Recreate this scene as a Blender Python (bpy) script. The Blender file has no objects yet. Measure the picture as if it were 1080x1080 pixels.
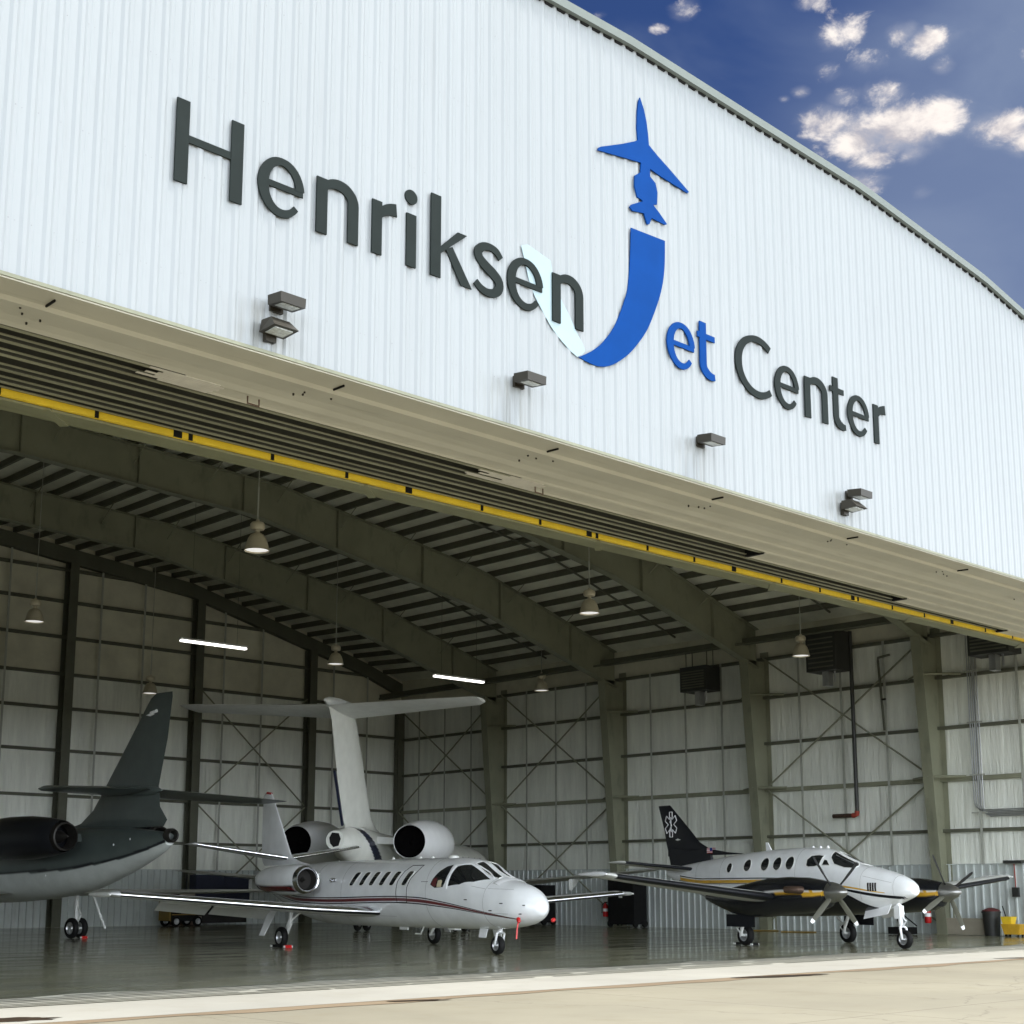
import bpy, math, random
from mathutils import Vector, Matrix
from mathutils.geometry import delaunay_2d_cdt
random.seed(7)
PI = math.pi
SC = bpy.context.scene
COL = SC.collection

# ------------------------------------------------------------------ helpers
class MB:
    """collects faces, then links them as ONE mesh object"""
    def __init__(s): s.v = []; s.f = []; s.m = []
    def face(s, pts, m=0):
        i = len(s.v); s.v += [tuple(p) for p in pts]; s.f.append(tuple(range(i, i+len(pts)))); s.m.append(m)
    def grid(s, rows, m=0, closed=False, flip=False):
        i = len(s.v); n = len(rows[0])
        for r in rows: s.v += [tuple(p) for p in r]
        for a in range(len(rows)-1):
            for b in range(n if closed else n-1):
                c = (b+1) % n
                q = (i+a*n+b, i+a*n+c, i+(a+1)*n+c, i+(a+1)*n+b)
                s.f.append(q[::-1] if flip else q); s.m.append(m)
        return i
    def loft(s, rings, m=0, caps=True):
        i = s.grid(rings, m, closed=True); n = len(rings[0])
        if caps:
            s.f.append(tuple(range(i+n-1, i-1, -1))); s.m.append(m)
            e = i+(len(rings)-1)*n; s.f.append(tuple(range(e, e+n))); s.m.append(m)
    def box(s, x0, x1, y0, y1, z0, z1, m=0):
        i = len(s.v)
        s.v += [(x, y, z) for z in (z0, z1) for y in (y0, y1) for x in (x0, x1)]
        for q in ((0,2,3,1),(4,5,7,6),(0,1,5,4),(2,6,7,3),(0,4,6,2),(1,3,7,5)):
            s.f.append(tuple(i+k for k in q)); s.m.append(m)
    def hexa(s, b, t, m=0):
        """b, t: four corner points each (same winding)"""
        i = len(s.v); s.v += [tuple(p) for p in b]+[tuple(p) for p in t]
        for q in ((3,2,1,0),(4,5,6,7),(0,1,5,4),(1,2,6,5),(2,3,7,6),(3,0,4,7)):
            s.f.append(tuple(i+k for k in q)); s.m.append(m)
    def bar(s, p, q, w, h, m=0, up=(0,0,1)):
        p = Vector(p); q = Vector(q); d = (q-p).normalized(); u = Vector(up)
        if abs(d.dot(u)) > .98: u = Vector((1,0,0))
        r = d.cross(u).normalized(); u = r.cross(d)
        c = [r*(w/2*a)+u*(h/2*b) for a, b in ((-1,-1),(1,-1),(1,1),(-1,1))]
        s.hexa([p+k for k in c], [q+k for k in c], m)
    def tube(s, pts, r, n=8, m=0, caps=True):
        pts = [Vector(p) for p in pts]; rings = []
        rr = r if isinstance(r, (list, tuple)) else [r]*len(pts)
        ref = Vector((0,0,1)); prev = None
        for k, p in enumerate(pts):
            d = (pts[min(k+1, len(pts)-1)]-pts[max(k-1, 0)]).normalized()
            if prev is None:
                a = d.cross(ref if abs(d.dot(ref)) < .95 else Vector((1,0,0))).normalized()
            else: a = (prev-d*prev.dot(d)).normalized()
            prev = a; b = d.cross(a)
            rings.append([p+(a*math.cos(2*PI*j/n)+b*math.sin(2*PI*j/n))*rr[k] for j in range(n)])
        s.loft(rings, m, caps)
    def lathe(s, prof, o, ax=(0,0,1), n=24, m=0, caps=True):
        """prof: (radius, height along axis)"""
        o = Vector(o); d = Vector(ax).normalized()
        a = d.cross(Vector((0,0,1)) if abs(d.z) < .9 else Vector((1,0,0))).normalized(); b = d.cross(a)
        rings = [[o+d*h+(a*math.cos(2*PI*j/n)+b*math.sin(2*PI*j/n))*max(r, 1e-4) for j in range(n)] for r, h in prof]
        s.loft(rings, m, caps)
    def prism(s, poly, fn, d0, d1, m=0):
        """poly: 2-D outline; fn(u, v, d) -> 3-D point; between depths d0 and d1"""
        i = len(s.v); n = len(poly)
        s.v += [tuple(fn(u, v, d0)) for u, v in poly]+[tuple(fn(u, v, d1)) for u, v in poly]
        s.f.append(tuple(range(i, i+n))); s.m.append(m)
        s.f.append(tuple(range(i+2*n-1, i+n-1, -1))); s.m.append(m)
        for k in range(n):
            j = (k+1) % n; s.f.append((i+k, i+n+k, i+n+j, i+j)); s.m.append(m)
    def build(s, name, mats, parent=None, sharp=35, world=False, colors=None, fixn=True):
        me = bpy.data.meshes.new(name)
        v = s.v
        if world and parent is not None:
            l = parent.location; v = [(p[0]-l[0], p[1]-l[1], p[2]-l[2]) for p in v]
        me.from_pydata(v, [], s.f); me.update()
        if not isinstance(mats, (list, tuple)): mats = [mats]
        for k in mats: me.materials.append(k)
        me.polygons.foreach_set('material_index', s.m)
        if fixn:
            import bmesh
            bm = bmesh.new(); bm.from_mesh(me)
            bmesh.ops.recalc_face_normals(bm, faces=bm.faces); bm.to_mesh(me); bm.free()
        if sharp:
            me.polygons.foreach_set('use_smooth', [True]*len(me.polygons))
            me.set_sharp_from_angle(angle=math.radians(sharp))
        if colors:
            at = me.color_attributes.new('paint', 'FLOAT_COLOR', 'POINT')
            at.data.foreach_set('color', [c for k in colors for c in (*k, 1.0)])
        o = bpy.data.objects.new(name, me); COL.objects.link(o)
        if parent is not None: o.parent = parent
        return o

def empty(name, loc=(0,0,0), rz=0):
    o = bpy.data.objects.new(name, None); COL.objects.link(o)
    o.location = loc; o.rotation_euler = (0,0,rz); o.empty_display_size = .3
    return o
def tag(o, label=None, cat=None, group=None, kind=None):
    if label: o['label'] = label
    if cat: o['category'] = cat
    if group: o['group'] = group
    if kind: o['kind'] = kind
    return o
def copy_tree(o, parent=None):
    c = o.copy(); COL.objects.link(c)
    if parent is not None: c.parent = parent
    for ch in list(o.children): copy_tree(ch, c)
    return c
def lerp(t, tab):
    if t <= tab[0][0]: return tab[0][1]
    for (a, va), (b, vb) in zip(tab, tab[1:]):
        if t <= b: return va+(vb-va)*(t-a)/(b-a)
    return tab[-1][1]
class Pchip:
    def __init__(s, tab):
        s.x = [a for a, _ in tab]; s.y = [b for _, b in tab]; n = len(tab)
        h = [s.x[i+1]-s.x[i] for i in range(n-1)]; d = [(s.y[i+1]-s.y[i])/h[i] for i in range(n-1)]
        s.k = [0]*n; s.k[0] = d[0]; s.k[-1] = d[-1]
        for i in range(1, n-1):
            if d[i-1]*d[i] > 0:
                w1 = 2*h[i]+h[i-1]; w2 = h[i]+2*h[i-1]; s.k[i] = (w1+w2)/(w1/d[i-1]+w2/d[i])
    def __call__(s, t):
        x = s.x
        if t <= x[0]: return s.y[0]
        if t >= x[-1]: return s.y[-1]
        i = 0
        while t > x[i+1]: i += 1
        h = x[i+1]-x[i]; u = (t-x[i])/h
        return ((1+2*u)*(1-u)**2*s.y[i]+u*(1-u)**2*h*s.k[i]+u*u*(3-2*u)*s.y[i+1]+u*u*(u-1)*h*s.k[i+1])

# ------------------------------------------------------------------ materials
def new_mat(name):
    m = bpy.data.materials.new(name); m.use_nodes = True
    nt = m.node_tree; b = nt.nodes['Principled BSDF']
    return m, nt, b
def mat(name, col, rough=.5, metal=0, var=.12, scale=3.0, stretch=(1,1,1), bump=0, bscale=None, bstretch=None, rvar=0,
        emit=None, estr=0, bdist=.02, spec=None, dirt=None, coat=0, world=False, detail=5):
    m, nt, b = new_mat(name); N = nt.nodes; L = nt.links
    b.inputs['Roughness'].default_value = rough; b.inputs['Metallic'].default_value = metal
    if spec is not None: b.inputs['Specular IOR Level'].default_value = spec
    if coat: b.inputs['Coat Weight'].default_value = coat; b.inputs['Coat Roughness'].default_value = .06
    tc = N.new('ShaderNodeTexCoord')
    src = tc.outputs['Object']
    if world:
        g = N.new('ShaderNodeNewGeometry'); src = g.outputs['Position']
    def noise(sc, st, det=5):
        mp = N.new('ShaderNodeMapping'); mp.inputs['Scale'].default_value = st; L.new(src, mp.inputs['Vector'])
        n = N.new('ShaderNodeTexNoise'); n.inputs['Scale'].default_value = sc; n.inputs['Detail'].default_value = det
        n.inputs['Roughness'].default_value = .6; L.new(mp.outputs['Vector'], n.inputs['Vector']); return n
    n = noise(scale, stretch, detail)
    r = N.new('ShaderNodeValToRGB'); c = Vector(col)
    r.color_ramp.elements[0].position = .3; r.color_ramp.elements[1].position = .7
    r.color_ramp.elements[0].color = (*(c*(1-var)), 1); r.color_ramp.elements[1].color = (*(c*(1+var)), 1)
    L.new(n.outputs['Fac'], r.inputs['Fac']); out = r.outputs['Color']
    if dirt:   # (colour, scale, stretch, low, high)
        dn = noise(dirt[1], dirt[2], 6); dr = N.new('ShaderNodeValToRGB')
        dr.color_ramp.elements[0].position = dirt[3]; dr.color_ramp.elements[1].position = dirt[4]
        dr.color_ramp.elements[0].color = (0,0,0,1); dr.color_ramp.elements[1].color = (dirt[5] if len(dirt) > 5 else 1,)*3+(1,)
        L.new(dn.outputs['Fac'], dr.inputs['Fac'])
        mx = N.new('ShaderNodeMix'); mx.data_type = 'RGBA'; L.new(dr.outputs['Color'], mx.inputs[0])
        L.new(out, mx.inputs[6]); mx.inputs[7].default_value = (*dirt[0], 1); out = mx.outputs[2]
    L.new(out, b.inputs['Base Color'])
    if rvar:
        rn = noise(scale*.8, stretch, 6); mr = N.new('ShaderNodeMapRange')
        mr.inputs[1].default_value = .3; mr.inputs[2].default_value = .7
        mr.inputs[3].default_value = max(.02, rough-rvar); mr.inputs[4].default_value = rough+rvar
        L.new(rn.outputs['Fac'], mr.inputs[0]); L.new(mr.outputs[0], b.inputs['Roughness'])
    if bump:
        bn = noise(bscale or scale*4, bstretch or stretch, 4); bp = N.new('ShaderNodeBump')
        bp.inputs['Strength'].default_value = bump; bp.inputs['Distance'].default_value = bdist
        L.new(bn.outputs['Fac'], bp.inputs['Height']); L.new(bp.outputs['Normal'], b.inputs['Normal'])
    if emit:
        b.inputs['Emission Color'].default_value = (*emit, 1); b.inputs['Emission Strength'].default_value = estr
    return m
def paint_mat(name, rough=.22, coat=.3, var=.06, dull=None):
    m, nt, b = new_mat(name); N = nt.nodes; L = nt.links
    a = N.new('ShaderNodeAttribute'); a.attribute_name = 'paint'
    tc = N.new('ShaderNodeTexCoord'); n = N.new('ShaderNodeTexNoise'); n.inputs['Scale'].default_value = 2.2; n.inputs['Detail'].default_value = 5
    L.new(tc.outputs['Object'], n.inputs['Vector'])
    mr = N.new('ShaderNodeMapRange'); mr.inputs[1].default_value = .3; mr.inputs[2].default_value = .7
    mr.inputs[3].default_value = 1-var; mr.inputs[4].default_value = 1+var; L.new(n.outputs['Fac'], mr.inputs[0])
    mx = N.new('ShaderNodeMix'); mx.data_type = 'RGBA'; mx.blend_type = 'MULTIPLY'; mx.inputs[0].default_value = 1
    L.new(a.outputs['Color'], mx.inputs[6]); L.new(mr.outputs[0], mx.inputs[7]); L.new(mx.outputs[2], b.inputs['Base Color'])
    b.inputs['Roughness'].default_value = rough; b.inputs['Coat Weight'].default_value = coat; b.inputs['Coat Roughness'].default_value = .08
    return m

M = {}
M['panel'] = mat('white_wall_panel', (.318,.341,.356), .42, var=.025, scale=.9, stretch=(1,1,.25), dirt=((.24,.252,.252), 2.0, (3.2,1,.16), .60, .86, .5))
def add_streaks(m, xs, z0, z1, half):  # grey vertical streaks mixed into the colour around each x
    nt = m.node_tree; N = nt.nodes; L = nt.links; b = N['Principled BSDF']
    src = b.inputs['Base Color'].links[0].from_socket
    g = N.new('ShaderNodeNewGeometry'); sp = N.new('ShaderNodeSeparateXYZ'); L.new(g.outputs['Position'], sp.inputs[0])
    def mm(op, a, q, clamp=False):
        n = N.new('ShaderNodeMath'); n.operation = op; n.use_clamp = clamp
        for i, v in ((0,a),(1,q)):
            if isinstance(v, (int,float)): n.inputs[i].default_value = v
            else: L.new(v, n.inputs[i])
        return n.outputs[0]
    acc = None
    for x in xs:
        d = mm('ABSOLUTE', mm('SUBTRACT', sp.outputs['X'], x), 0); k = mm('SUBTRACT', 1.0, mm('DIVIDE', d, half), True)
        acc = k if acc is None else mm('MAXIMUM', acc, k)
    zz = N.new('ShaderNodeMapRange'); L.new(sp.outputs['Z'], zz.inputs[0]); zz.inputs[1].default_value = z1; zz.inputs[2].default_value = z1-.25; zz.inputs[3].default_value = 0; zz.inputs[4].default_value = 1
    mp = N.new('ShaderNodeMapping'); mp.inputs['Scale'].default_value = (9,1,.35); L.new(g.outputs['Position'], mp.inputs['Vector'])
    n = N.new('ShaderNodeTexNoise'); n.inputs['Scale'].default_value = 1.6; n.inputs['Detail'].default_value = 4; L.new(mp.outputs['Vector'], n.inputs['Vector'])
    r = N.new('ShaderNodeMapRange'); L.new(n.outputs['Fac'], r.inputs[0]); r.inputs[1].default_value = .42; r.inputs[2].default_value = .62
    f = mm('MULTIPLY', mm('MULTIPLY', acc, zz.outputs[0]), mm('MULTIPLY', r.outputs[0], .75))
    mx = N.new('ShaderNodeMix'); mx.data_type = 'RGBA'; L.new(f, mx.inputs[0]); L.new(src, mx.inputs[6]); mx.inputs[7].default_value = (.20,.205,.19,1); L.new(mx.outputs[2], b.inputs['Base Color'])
add_streaks(M['panel'], (10.75,15.6,20.3,25.0), 8.9, 9.75, .75)
M['screw'] = mat('screw_steel', (.30,.31,.31), .5, .6)
M['trim'] = mat('rake_trim', (.16,.185,.17), .45, var=.06)
M['soffit'] = mat('beige_soffit', (.485,.468,.385), .55, var=.07, scale=.8, dirt=((.22,.19,.13), 1.1, (.5,4,1), .60, .84, .6))
M['soffit_white'] = mat('pale_flaking_soffit', (.62,.59,.51), .6, var=.1, scale=4)
M['olive'] = mat('olive_primer_steel', (.225,.23,.16), .5, var=.12, scale=.7, dirt=((.07,.07,.05), 2.2, (1,1,.4), .55, .8, .6))
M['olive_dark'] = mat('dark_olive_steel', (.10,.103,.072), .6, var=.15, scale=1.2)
M['olive_header'] = mat('olive_header_steel', (.22,.225,.135), .5, var=.12, scale=.6, dirt=((.14,.13,.08), 1.6, (.6,3,1), .5, .8, .7))  # slightly yellower olive for the header beam
M['track'] = mat('door_track_steel', (.20,.20,.135), .5, var=.2, scale=1.5, stretch=(.4,3,1), dirt=((.09,.07,.045), 2.5, (.3,6,1), .55, .8, .7))
M['yellow'] = mat('yellow_safety_paint', (.86,.60,.035), .42, var=.1, scale=2)
M['black'] = mat('black_rubber', (.010,.010,.010), .6, var=.2, spec=.15)
M['blackpaint'] = mat('black_paint', (.012,.013,.016), .32, spec=.2)
M['purlin'] = mat('roof_purlin_steel', (.10,.10,.072), .6, var=.15)
M['deck'] = mat('roof_liner', (.74,.745,.63), .6, var=.15, scale=.9, bump=.25, bscale=3, bstretch=(.6,2.5,1))
M['insul'] = mat('white_wall_insulation', (.77,.79,.715), .38, var=.12, scale=1.2, stretch=(2.5,2.5,.3), bump=1, bdist=.07, bscale=1.6, bstretch=(3,3,.22), detail=7)
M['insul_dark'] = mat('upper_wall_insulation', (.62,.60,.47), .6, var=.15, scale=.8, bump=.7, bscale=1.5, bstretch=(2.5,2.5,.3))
M['liner'] = mat('grey_green_liner_panel', (.52,.56,.54), .45, var=.06, scale=1.2, dirt=((.22,.22,.19), 2.0, (2,2,.3), .58, .85, .6))
M['strap'] = mat('pale_strap', (.38,.39,.34), .55, var=.1)
M['lit_tube'] = mat('lit_tube', (.8,.8,.78), .4, emit=(1,.97,.9), estr=1.7, var=.02)
M['shade'] = mat('lamp_shade_grey', (.56,.51,.38), .4, .1, var=.08)
M['lens'] = mat('white_lamp_lens', (.85,.86,.86), .3, var=.05, emit=(1,.98,.95), estr=.35)
M['bronze'] = mat('bronze_fixture', (.026,.022,.014), .45, .2, var=.1)
M['lens_grey'] = mat('grey_lamp_lens', (.45,.48,.47), .25, var=.3, scale=18)
M['char'] = mat('charcoal_letter', (.016,.022,.021), .65, spec=.1, var=.1, scale=2)
M['blue'] = mat('blue_letter', (.002,.048,.225), .65, spec=.06, var=.07, scale=1.5)
M['pale'] = mat('pale_ice_blue', (.33,.43,.465), .38, var=.03)
M['white'] = mat('white_paint', (.82,.83,.84), .25, var=.03, coat=.3)
M['offwhite'] = mat('offwhite_gear', (.70,.71,.68), .4, var=.08)
M['grey'] = mat('grey_paint', (.50,.51,.48), .35, var=.06)
M['chrome'] = mat('polished_metal', (.80,.81,.83), .16, 1.0, var=.04)
M['steel'] = mat('brushed_steel', (.52,.53,.54), .35, .9, var=.1)
M['spin'] = mat('worn_spinner_metal', (.34,.34,.33), .28, .9, var=.15)
M['glass'] = mat('dark_window', (.010,.012,.014), .06, spec=.8, var=.1)
M['red'] = mat('red_paint', (.48,.012,.012), .4, var=.1)
M['burg'] = mat('burgundy_paint', (.13,.010,.014), .3, coat=.3)
M['rustred'] = mat('rust_red_pipe', (.33,.05,.03), .5)
M['seat'] = mat('cream_leather', (.66,.58,.40), .6)
M['mar'] = mat('maroon_cloth', (.12,.02,.02), .7)
M['darkint'] = mat('dark_cockpit', (.02,.018,.016), .8)
M['greenpaint'] = mat('deep_green_paint', (.072,.088,.083), .3, var=.1, coat=.2)
M['bluetarp'] = mat('navy_cabinet', (.012,.016,.04), .5)
M['brownbox'] = mat('brown_crate', (.10,.06,.04), .7)
M['plywood'] = mat('beige_board', (.34,.31,.24), .6, var=.08)
M['gold'] = mat('gold_paint', (.62,.36,.03), .35)
M['ochre'] = mat('faded_yellow_hose', (.22,.14,.02), .6)
M['propgrey'] = mat('prop_grey', (.085,.085,.065), .5, spec=.2, var=.1)
M['exh'] = mat('heat_stained_steel', (.10,.065,.048), .45, .6, var=.25, scale=8)
M['exh_dark'] = mat('sooty_steel', (.025,.023,.02), .5, .3, var=.3, scale=6)
M['void'] = mat('nozzle_shade', (.004,.004,.004), .9, spec=0)  # shade inside the engine nozzle painted as flat black
M['track_dark'] = mat('shaded_track_steel', (.045,.046,.034), .7, var=.2)  # shade of the channel recesses painted into the steel colour
M['lip'] = mat('pale_track_lip', (.26,.26,.18), .5, var=.2, scale=1.5, stretch=(.4,3,1), dirt=((.10,.07,.045), 2.5, (.3,6,1), .55, .8, .7))  # track steel made paler so the lips stand out from the shaded channels
M['heater'] = mat('dark_heater_casing', (.028,.029,.026), .5, var=.15)
M['seam'] = mat('panel_seam_grey', (.22,.22,.22), .6)
M['p_white'] = paint_mat('aircraft_paint')
M['p_dull'] = paint_mat('aircraft_paint_dull', .32, .15, .1)

def ground_mat(name, col, kind):
    m, nt, b = new_mat(name); N = nt.nodes; L = nt.links
    g = N.new('ShaderNodeNewGeometry')
    def noise(sc, st=(1,1,1), det=6, rough=.6):
        mp = N.new('ShaderNodeMapping'); mp.inputs['Scale'].default_value = st; L.new(g.outputs['Position'], mp.inputs['Vector'])
        n = N.new('ShaderNodeTexNoise'); n.inputs['Scale'].default_value = sc; n.inputs['Detail'].default_value = det; n.inputs['Roughness'].default_value = rough
        L.new(mp.outputs['Vector'], n.inputs['Vector']); return n.outputs['Fac']
    def ramp(f, a, ca, bb, cb):
        r = N.new('ShaderNodeValToRGB'); r.color_ramp.elements[0].position = a; r.color_ramp.elements[1].position = bb
        r.color_ramp.elements[0].color = (*ca,1); r.color_ramp.elements[1].color = (*cb,1); L.new(f, r.inputs['Fac']); return r.outputs['Color']
    def mix(f, a, bb):
        x = N.new('ShaderNodeMix'); x.data_type = 'RGBA'; L.new(f, x.inputs[0]); L.new(a, x.inputs[6])
        if isinstance(bb, tuple): x.inputs[7].default_value = (*bb,1)
        else: L.new(bb, x.inputs[7])
        return x.outputs[2]
    c = Vector(col)
    if kind == 'floor':
        base = ramp(noise(.35,(.5,1.6,1)), .32, c*.72, .70, c*1.28)
        base = mix(ramp(noise(1.3,(.35,2.2,1),8), .60, (0,0,0), .75, (.55,)*3), base, tuple(c*.5))
        base = mix(ramp(noise(2.4,(.5,2.5,1),9,.75), .705, (0,0,0), .76, (.6,)*3), base, tuple(c*2.6))
        L.new(base, b.inputs['Base Color'])
        rr = ramp(noise(.8,(.4,1.6,1),7), .3, (.07,)*3, .72, (.26,)*3); L.new(rr, b.inputs['Roughness'])
        b.inputs['Specular IOR Level'].default_value = .55
        bp = N.new('ShaderNodeBump'); bp.inputs['Strength'].default_value = .06; bp.inputs['Distance'].default_value = .02
        L.new(noise(3.0), bp.inputs['Height']); L.new(bp.outputs['Normal'], b.inputs['Normal'])
    else:
        base = ramp(noise(.22), .3, c*.86, .7, c*1.12)
        base = mix(ramp(noise(1.1,(1,1,1),9,.7), .52, (0,0,0), .72, (.45,)*3), base, tuple(Vector((c.x*.78,c.y*.74,c.z*.66))))
        base = mix(ramp(noise(.5,(.3,1.4,1),7), .56, (0,0,0), .75, (.35,)*3), base, tuple(Vector((c.x*1.12,c.y*1.12,c.z*1.12))))
        if kind == 'apron':
            w = N.new('ShaderNodeTexBrick')   # slab joints, 6 m squares
            w.offset = 0; w.inputs['Scale'].default_value = 1; w.inputs['Brick Width'].default_value = 6.1; w.inputs['Row Height'].default_value = 6.1
            w.inputs['Mortar Size'].default_value = .012; w.inputs['Mortar Smooth'].default_value = .2
            mp = N.new('ShaderNodeMapping'); mp.inputs['Location'].default_value = (2.1,1.9,0); L.new(g.outputs['Position'], mp.inputs['Vector']); L.new(mp.outputs['Vector'], w.inputs['Vector'])
            base = mix(w.outputs['Fac'], base, tuple(c*.45))
            vo = N.new('ShaderNodeTexVoronoi'); vo.feature = 'DISTANCE_TO_EDGE'; vo.inputs['Scale'].default_value = .16
            nz = N.new('ShaderNodeTexNoise'); nz.inputs['Scale'].default_value = .9; nz.inputs['Detail'].default_value = 5; L.new(g.outputs['Position'], nz.inputs['Vector'])
            ad = N.new('ShaderNodeVectorMath'); ad.operation = 'ADD'; L.new(g.outputs['Position'], ad.inputs[0]); L.new(nz.outputs['Color'], ad.inputs[1]); L.new(ad.outputs[0], vo.inputs['Vector'])
            base = mix(ramp(vo.outputs['Distance'], .0, (.5,)*3, .004, (0,)*3), base, tuple(c*.5))
            base = mix(ramp(noise(.7,(1,1,1),8,.72), .64, (0,0,0), .72, (.5,)*3), base, tuple(c*.62))
        L.new(base, b.inputs['Base Color']); b.inputs['Roughness'].default_value = .85
        bp = N.new('ShaderNodeBump'); bp.inputs['Strength'].default_value = .25; bp.inputs['Distance'].default_value = .01
        L.new(noise(25,(1,1,1),4), bp.inputs['Height']); L.new(bp.outputs['Normal'], b.inputs['Normal'])
    return m
M['apron'] = ground_mat('apron_concrete', (.355,.32,.238), 'apron')
M['strip'] = ground_mat('pale_threshold_concrete', (.51,.49,.43), 'strip')
M['floor'] = ground_mat('hangar_epoxy_floor', (.255,.25,.165), 'floor')
M['rail'] = mat('floor_rail_gap', (.09,.085,.06), .6, var=.3, scale=3, stretch=(.3,4,1), world=True)
M['railpale'] = ground_mat('rail_band_concrete', (.60,.585,.50), 'strip')
M['joint'] = mat('rust_tinted_joint', (.30,.225,.145), .85, var=.2, scale=1.2, stretch=(.4,2,1), world=True)
M['stain'] = mat('rust_brown_stain', (.045,.026,.012), .6, var=.5, scale=6, world=True)

# ------------------------------------------------------------------ camera, light, sky
H = 1.525
cam = bpy.data.cameras.new('camera'); co = bpy.data.objects.new('camera', cam); COL.objects.link(co)
yaw, pit = math.radians(43.5), math.radians(10.2)
fw = Vector((math.sin(yaw)*math.cos(pit), math.cos(yaw)*math.cos(pit), math.sin(pit)))
rt = Vector((math.cos(yaw), -math.sin(yaw), 0)); up = rt.cross(fw)
co.matrix_world = Matrix(((rt.x, up.x, -fw.x, 0), (rt.y, up.y, -fw.y, 0), (rt.z, up.z, -fw.z, H), (0,0,0,1)))
cam.sensor_width = 36; cam.lens = 36*1522/1080; cam.shift_y = (665-540)/1080
cam.clip_end = 5000; SC.camera = co

SUN = Vector((.36,-.30,.90)).normalized()
sl = bpy.data.lights.new('sun', 'SUN'); sl.energy = 1.5; sl.angle = math.radians(12); sl.color = (1,.95,.87)
so = bpy.data.objects.new('sun', sl); COL.objects.link(so); so.rotation_euler = (-SUN).to_track_quat('-Z','Y').to_euler(); so.location = (0,0,40)

wd = bpy.data.worlds.new('World'); SC.world = wd; wd.use_nodes = True
nt = wd.node_tree; N = nt.nodes; L = nt.links; bg = N['Background']
sky = N.new('ShaderNodeTexSky'); sky.sky_type = 'NISHITA'; sky.sun_disc = False
sky.sun_elevation = math.asin(SUN.z); sky.sun_rotation = math.atan2(SUN.x, SUN.y)
sky.air_density = 1.0; sky.dust_density = .3; sky.ozone_density = 3
tc = N.new('ShaderNodeTexCoord'); nrm = N.new('ShaderNodeVectorMath'); nrm.operation = 'NORMALIZE'; L.new(tc.outputs['Generated'], nrm.inputs[0]); D = nrm.outputs[0]
def vnode(op, a, b=None):
    n = N.new('ShaderNodeVectorMath'); n.operation = op; L.new(a, n.inputs[0])
    if b is not None:
        if isinstance(b, tuple): n.inputs[1].default_value = b
        else: L.new(b, n.inputs[1])
    return n
def mnode(op, a, b=None, clamp=False):
    n = N.new('ShaderNodeMath'); n.operation = op; n.use_clamp = clamp
    for i, q in ((0, a), (1, b)):
        if q is None: continue
        if isinstance(q, (int, float)): n.inputs[i].default_value = q
        else: L.new(q, n.inputs[i])
    return n.outputs[0]
def mapr(f, a, b, c, d, smooth=True):
    n = N.new('ShaderNodeMapRange'); n.interpolation_type = 'SMOOTHSTEP' if smooth else 'LINEAR'
    for i, q in enumerate((a,b,c,d)): n.inputs[i+1].default_value = q
    L.new(f, n.inputs[0]); return n.outputs[0]
def snoise(vec, sc, det, ro=.55, dist=0):
    n = N.new('ShaderNodeTexNoise'); n.inputs['Scale'].default_value = sc; n.inputs['Detail'].default_value = det
    n.inputs['Roughness'].default_value = ro; n.inputs['Distortion'].default_value = dist; L.new(vec, n.inputs['Vector']); return n.outputs['Fac']
def cmix(f, a, b, blend='MIX'):
    n = N.new('ShaderNodeMix'); n.data_type = 'RGBA'; n.blend_type = blend
    if isinstance(f, (int, float)): n.inputs[0].default_value = f
    else: L.new(f, n.inputs[0])
    for i, q in ((6,a),(7,b)):
        if isinstance(q, tuple): n.inputs[i].default_value = (*q,1)
        else: L.new(q, n.inputs[i])
    return n.outputs[2]
def dirv(az, el):
    a, e = math.radians(az), math.radians(el); return Vector((math.sin(a)*math.cos(e), math.cos(a)*math.cos(e), math.sin(e)))
# the clear blue part of the sky
blue = cmix(1.0, sky.outputs['Color'], (.142,.186,.305), 'MULTIPLY')
# thin veils drifting over the blue
veil = mapr(snoise(vnode('MULTIPLY', D, (1.0,1.0,1.6)).outputs[0], 5.0, 5, .5, .6), .42, .72, 0, .55)
lowv = mapr(vnode('DOT_PRODUCT', D, tuple(dirv(65,21))).outputs['Value'], .965, .996, 0, .8)
veil = mnode('ADD', veil, lowv, True)
blue = cmix(mnode('MULTIPLY', veil, .68), blue, (1.35,1.7,2.45))
# broken white clouds, each at its own bearing
blobs = [(56.9,28.9,.024,.95),(58.3,28.5,.030,1.0),(59.7,28.4,.030,1.0),(61.2,28.6,.022,.95),(57.6,29.7,.016,.8),(59.0,29.6,.018,.8),(58.6,27.4,.016,.85),(60.2,27.5,.014,.7),(57.4,31.8,.020,.9),(60.0,31.6,.014,.85),(60.9,31.2,.016,.9),
         (58.4,30.9,.016,.85),(57.0,30.7,.014,.75),(55.8,30.1,.008,.75),(55.1,29.9,.005,.7),(63.9,27.9,.022,.95),(64.7,27.2,.018,.9),(51.1,33.3,.015,.85),(49.9,32.6,.009,.7),(47.3,33.2,.008,.75),(56.3,33.1,.013,.8),
         (58.2,26.6,.018,.9),(61.6,30.3,.010,.7),(60.4,26.1,.012,.55),(67,30,.04,.9),(70,26,.05,.9),(51,41,.05,.9),(62,40,.05,.9)]
acc = None
for az, el, r, a in blobs:
    dv = vnode('SUBTRACT', D, tuple(dirv(az, el))); sq = vnode('MULTIPLY', dv.outputs[0], (1,1,1.7))
    ln = vnode('LENGTH', sq.outputs[0]).outputs['Value']
    q = mnode('MULTIPLY', mapr(ln, 0, r*1.6, 1, 0), a)
    acc = q if acc is None else mnode('MAXIMUM', acc, q)
fb = snoise(vnode('MULTIPLY', D, (1,1,1.7)).outputs[0], 30, 10, .64, .35)
fine = snoise(D, 70, 9, .65)
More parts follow.
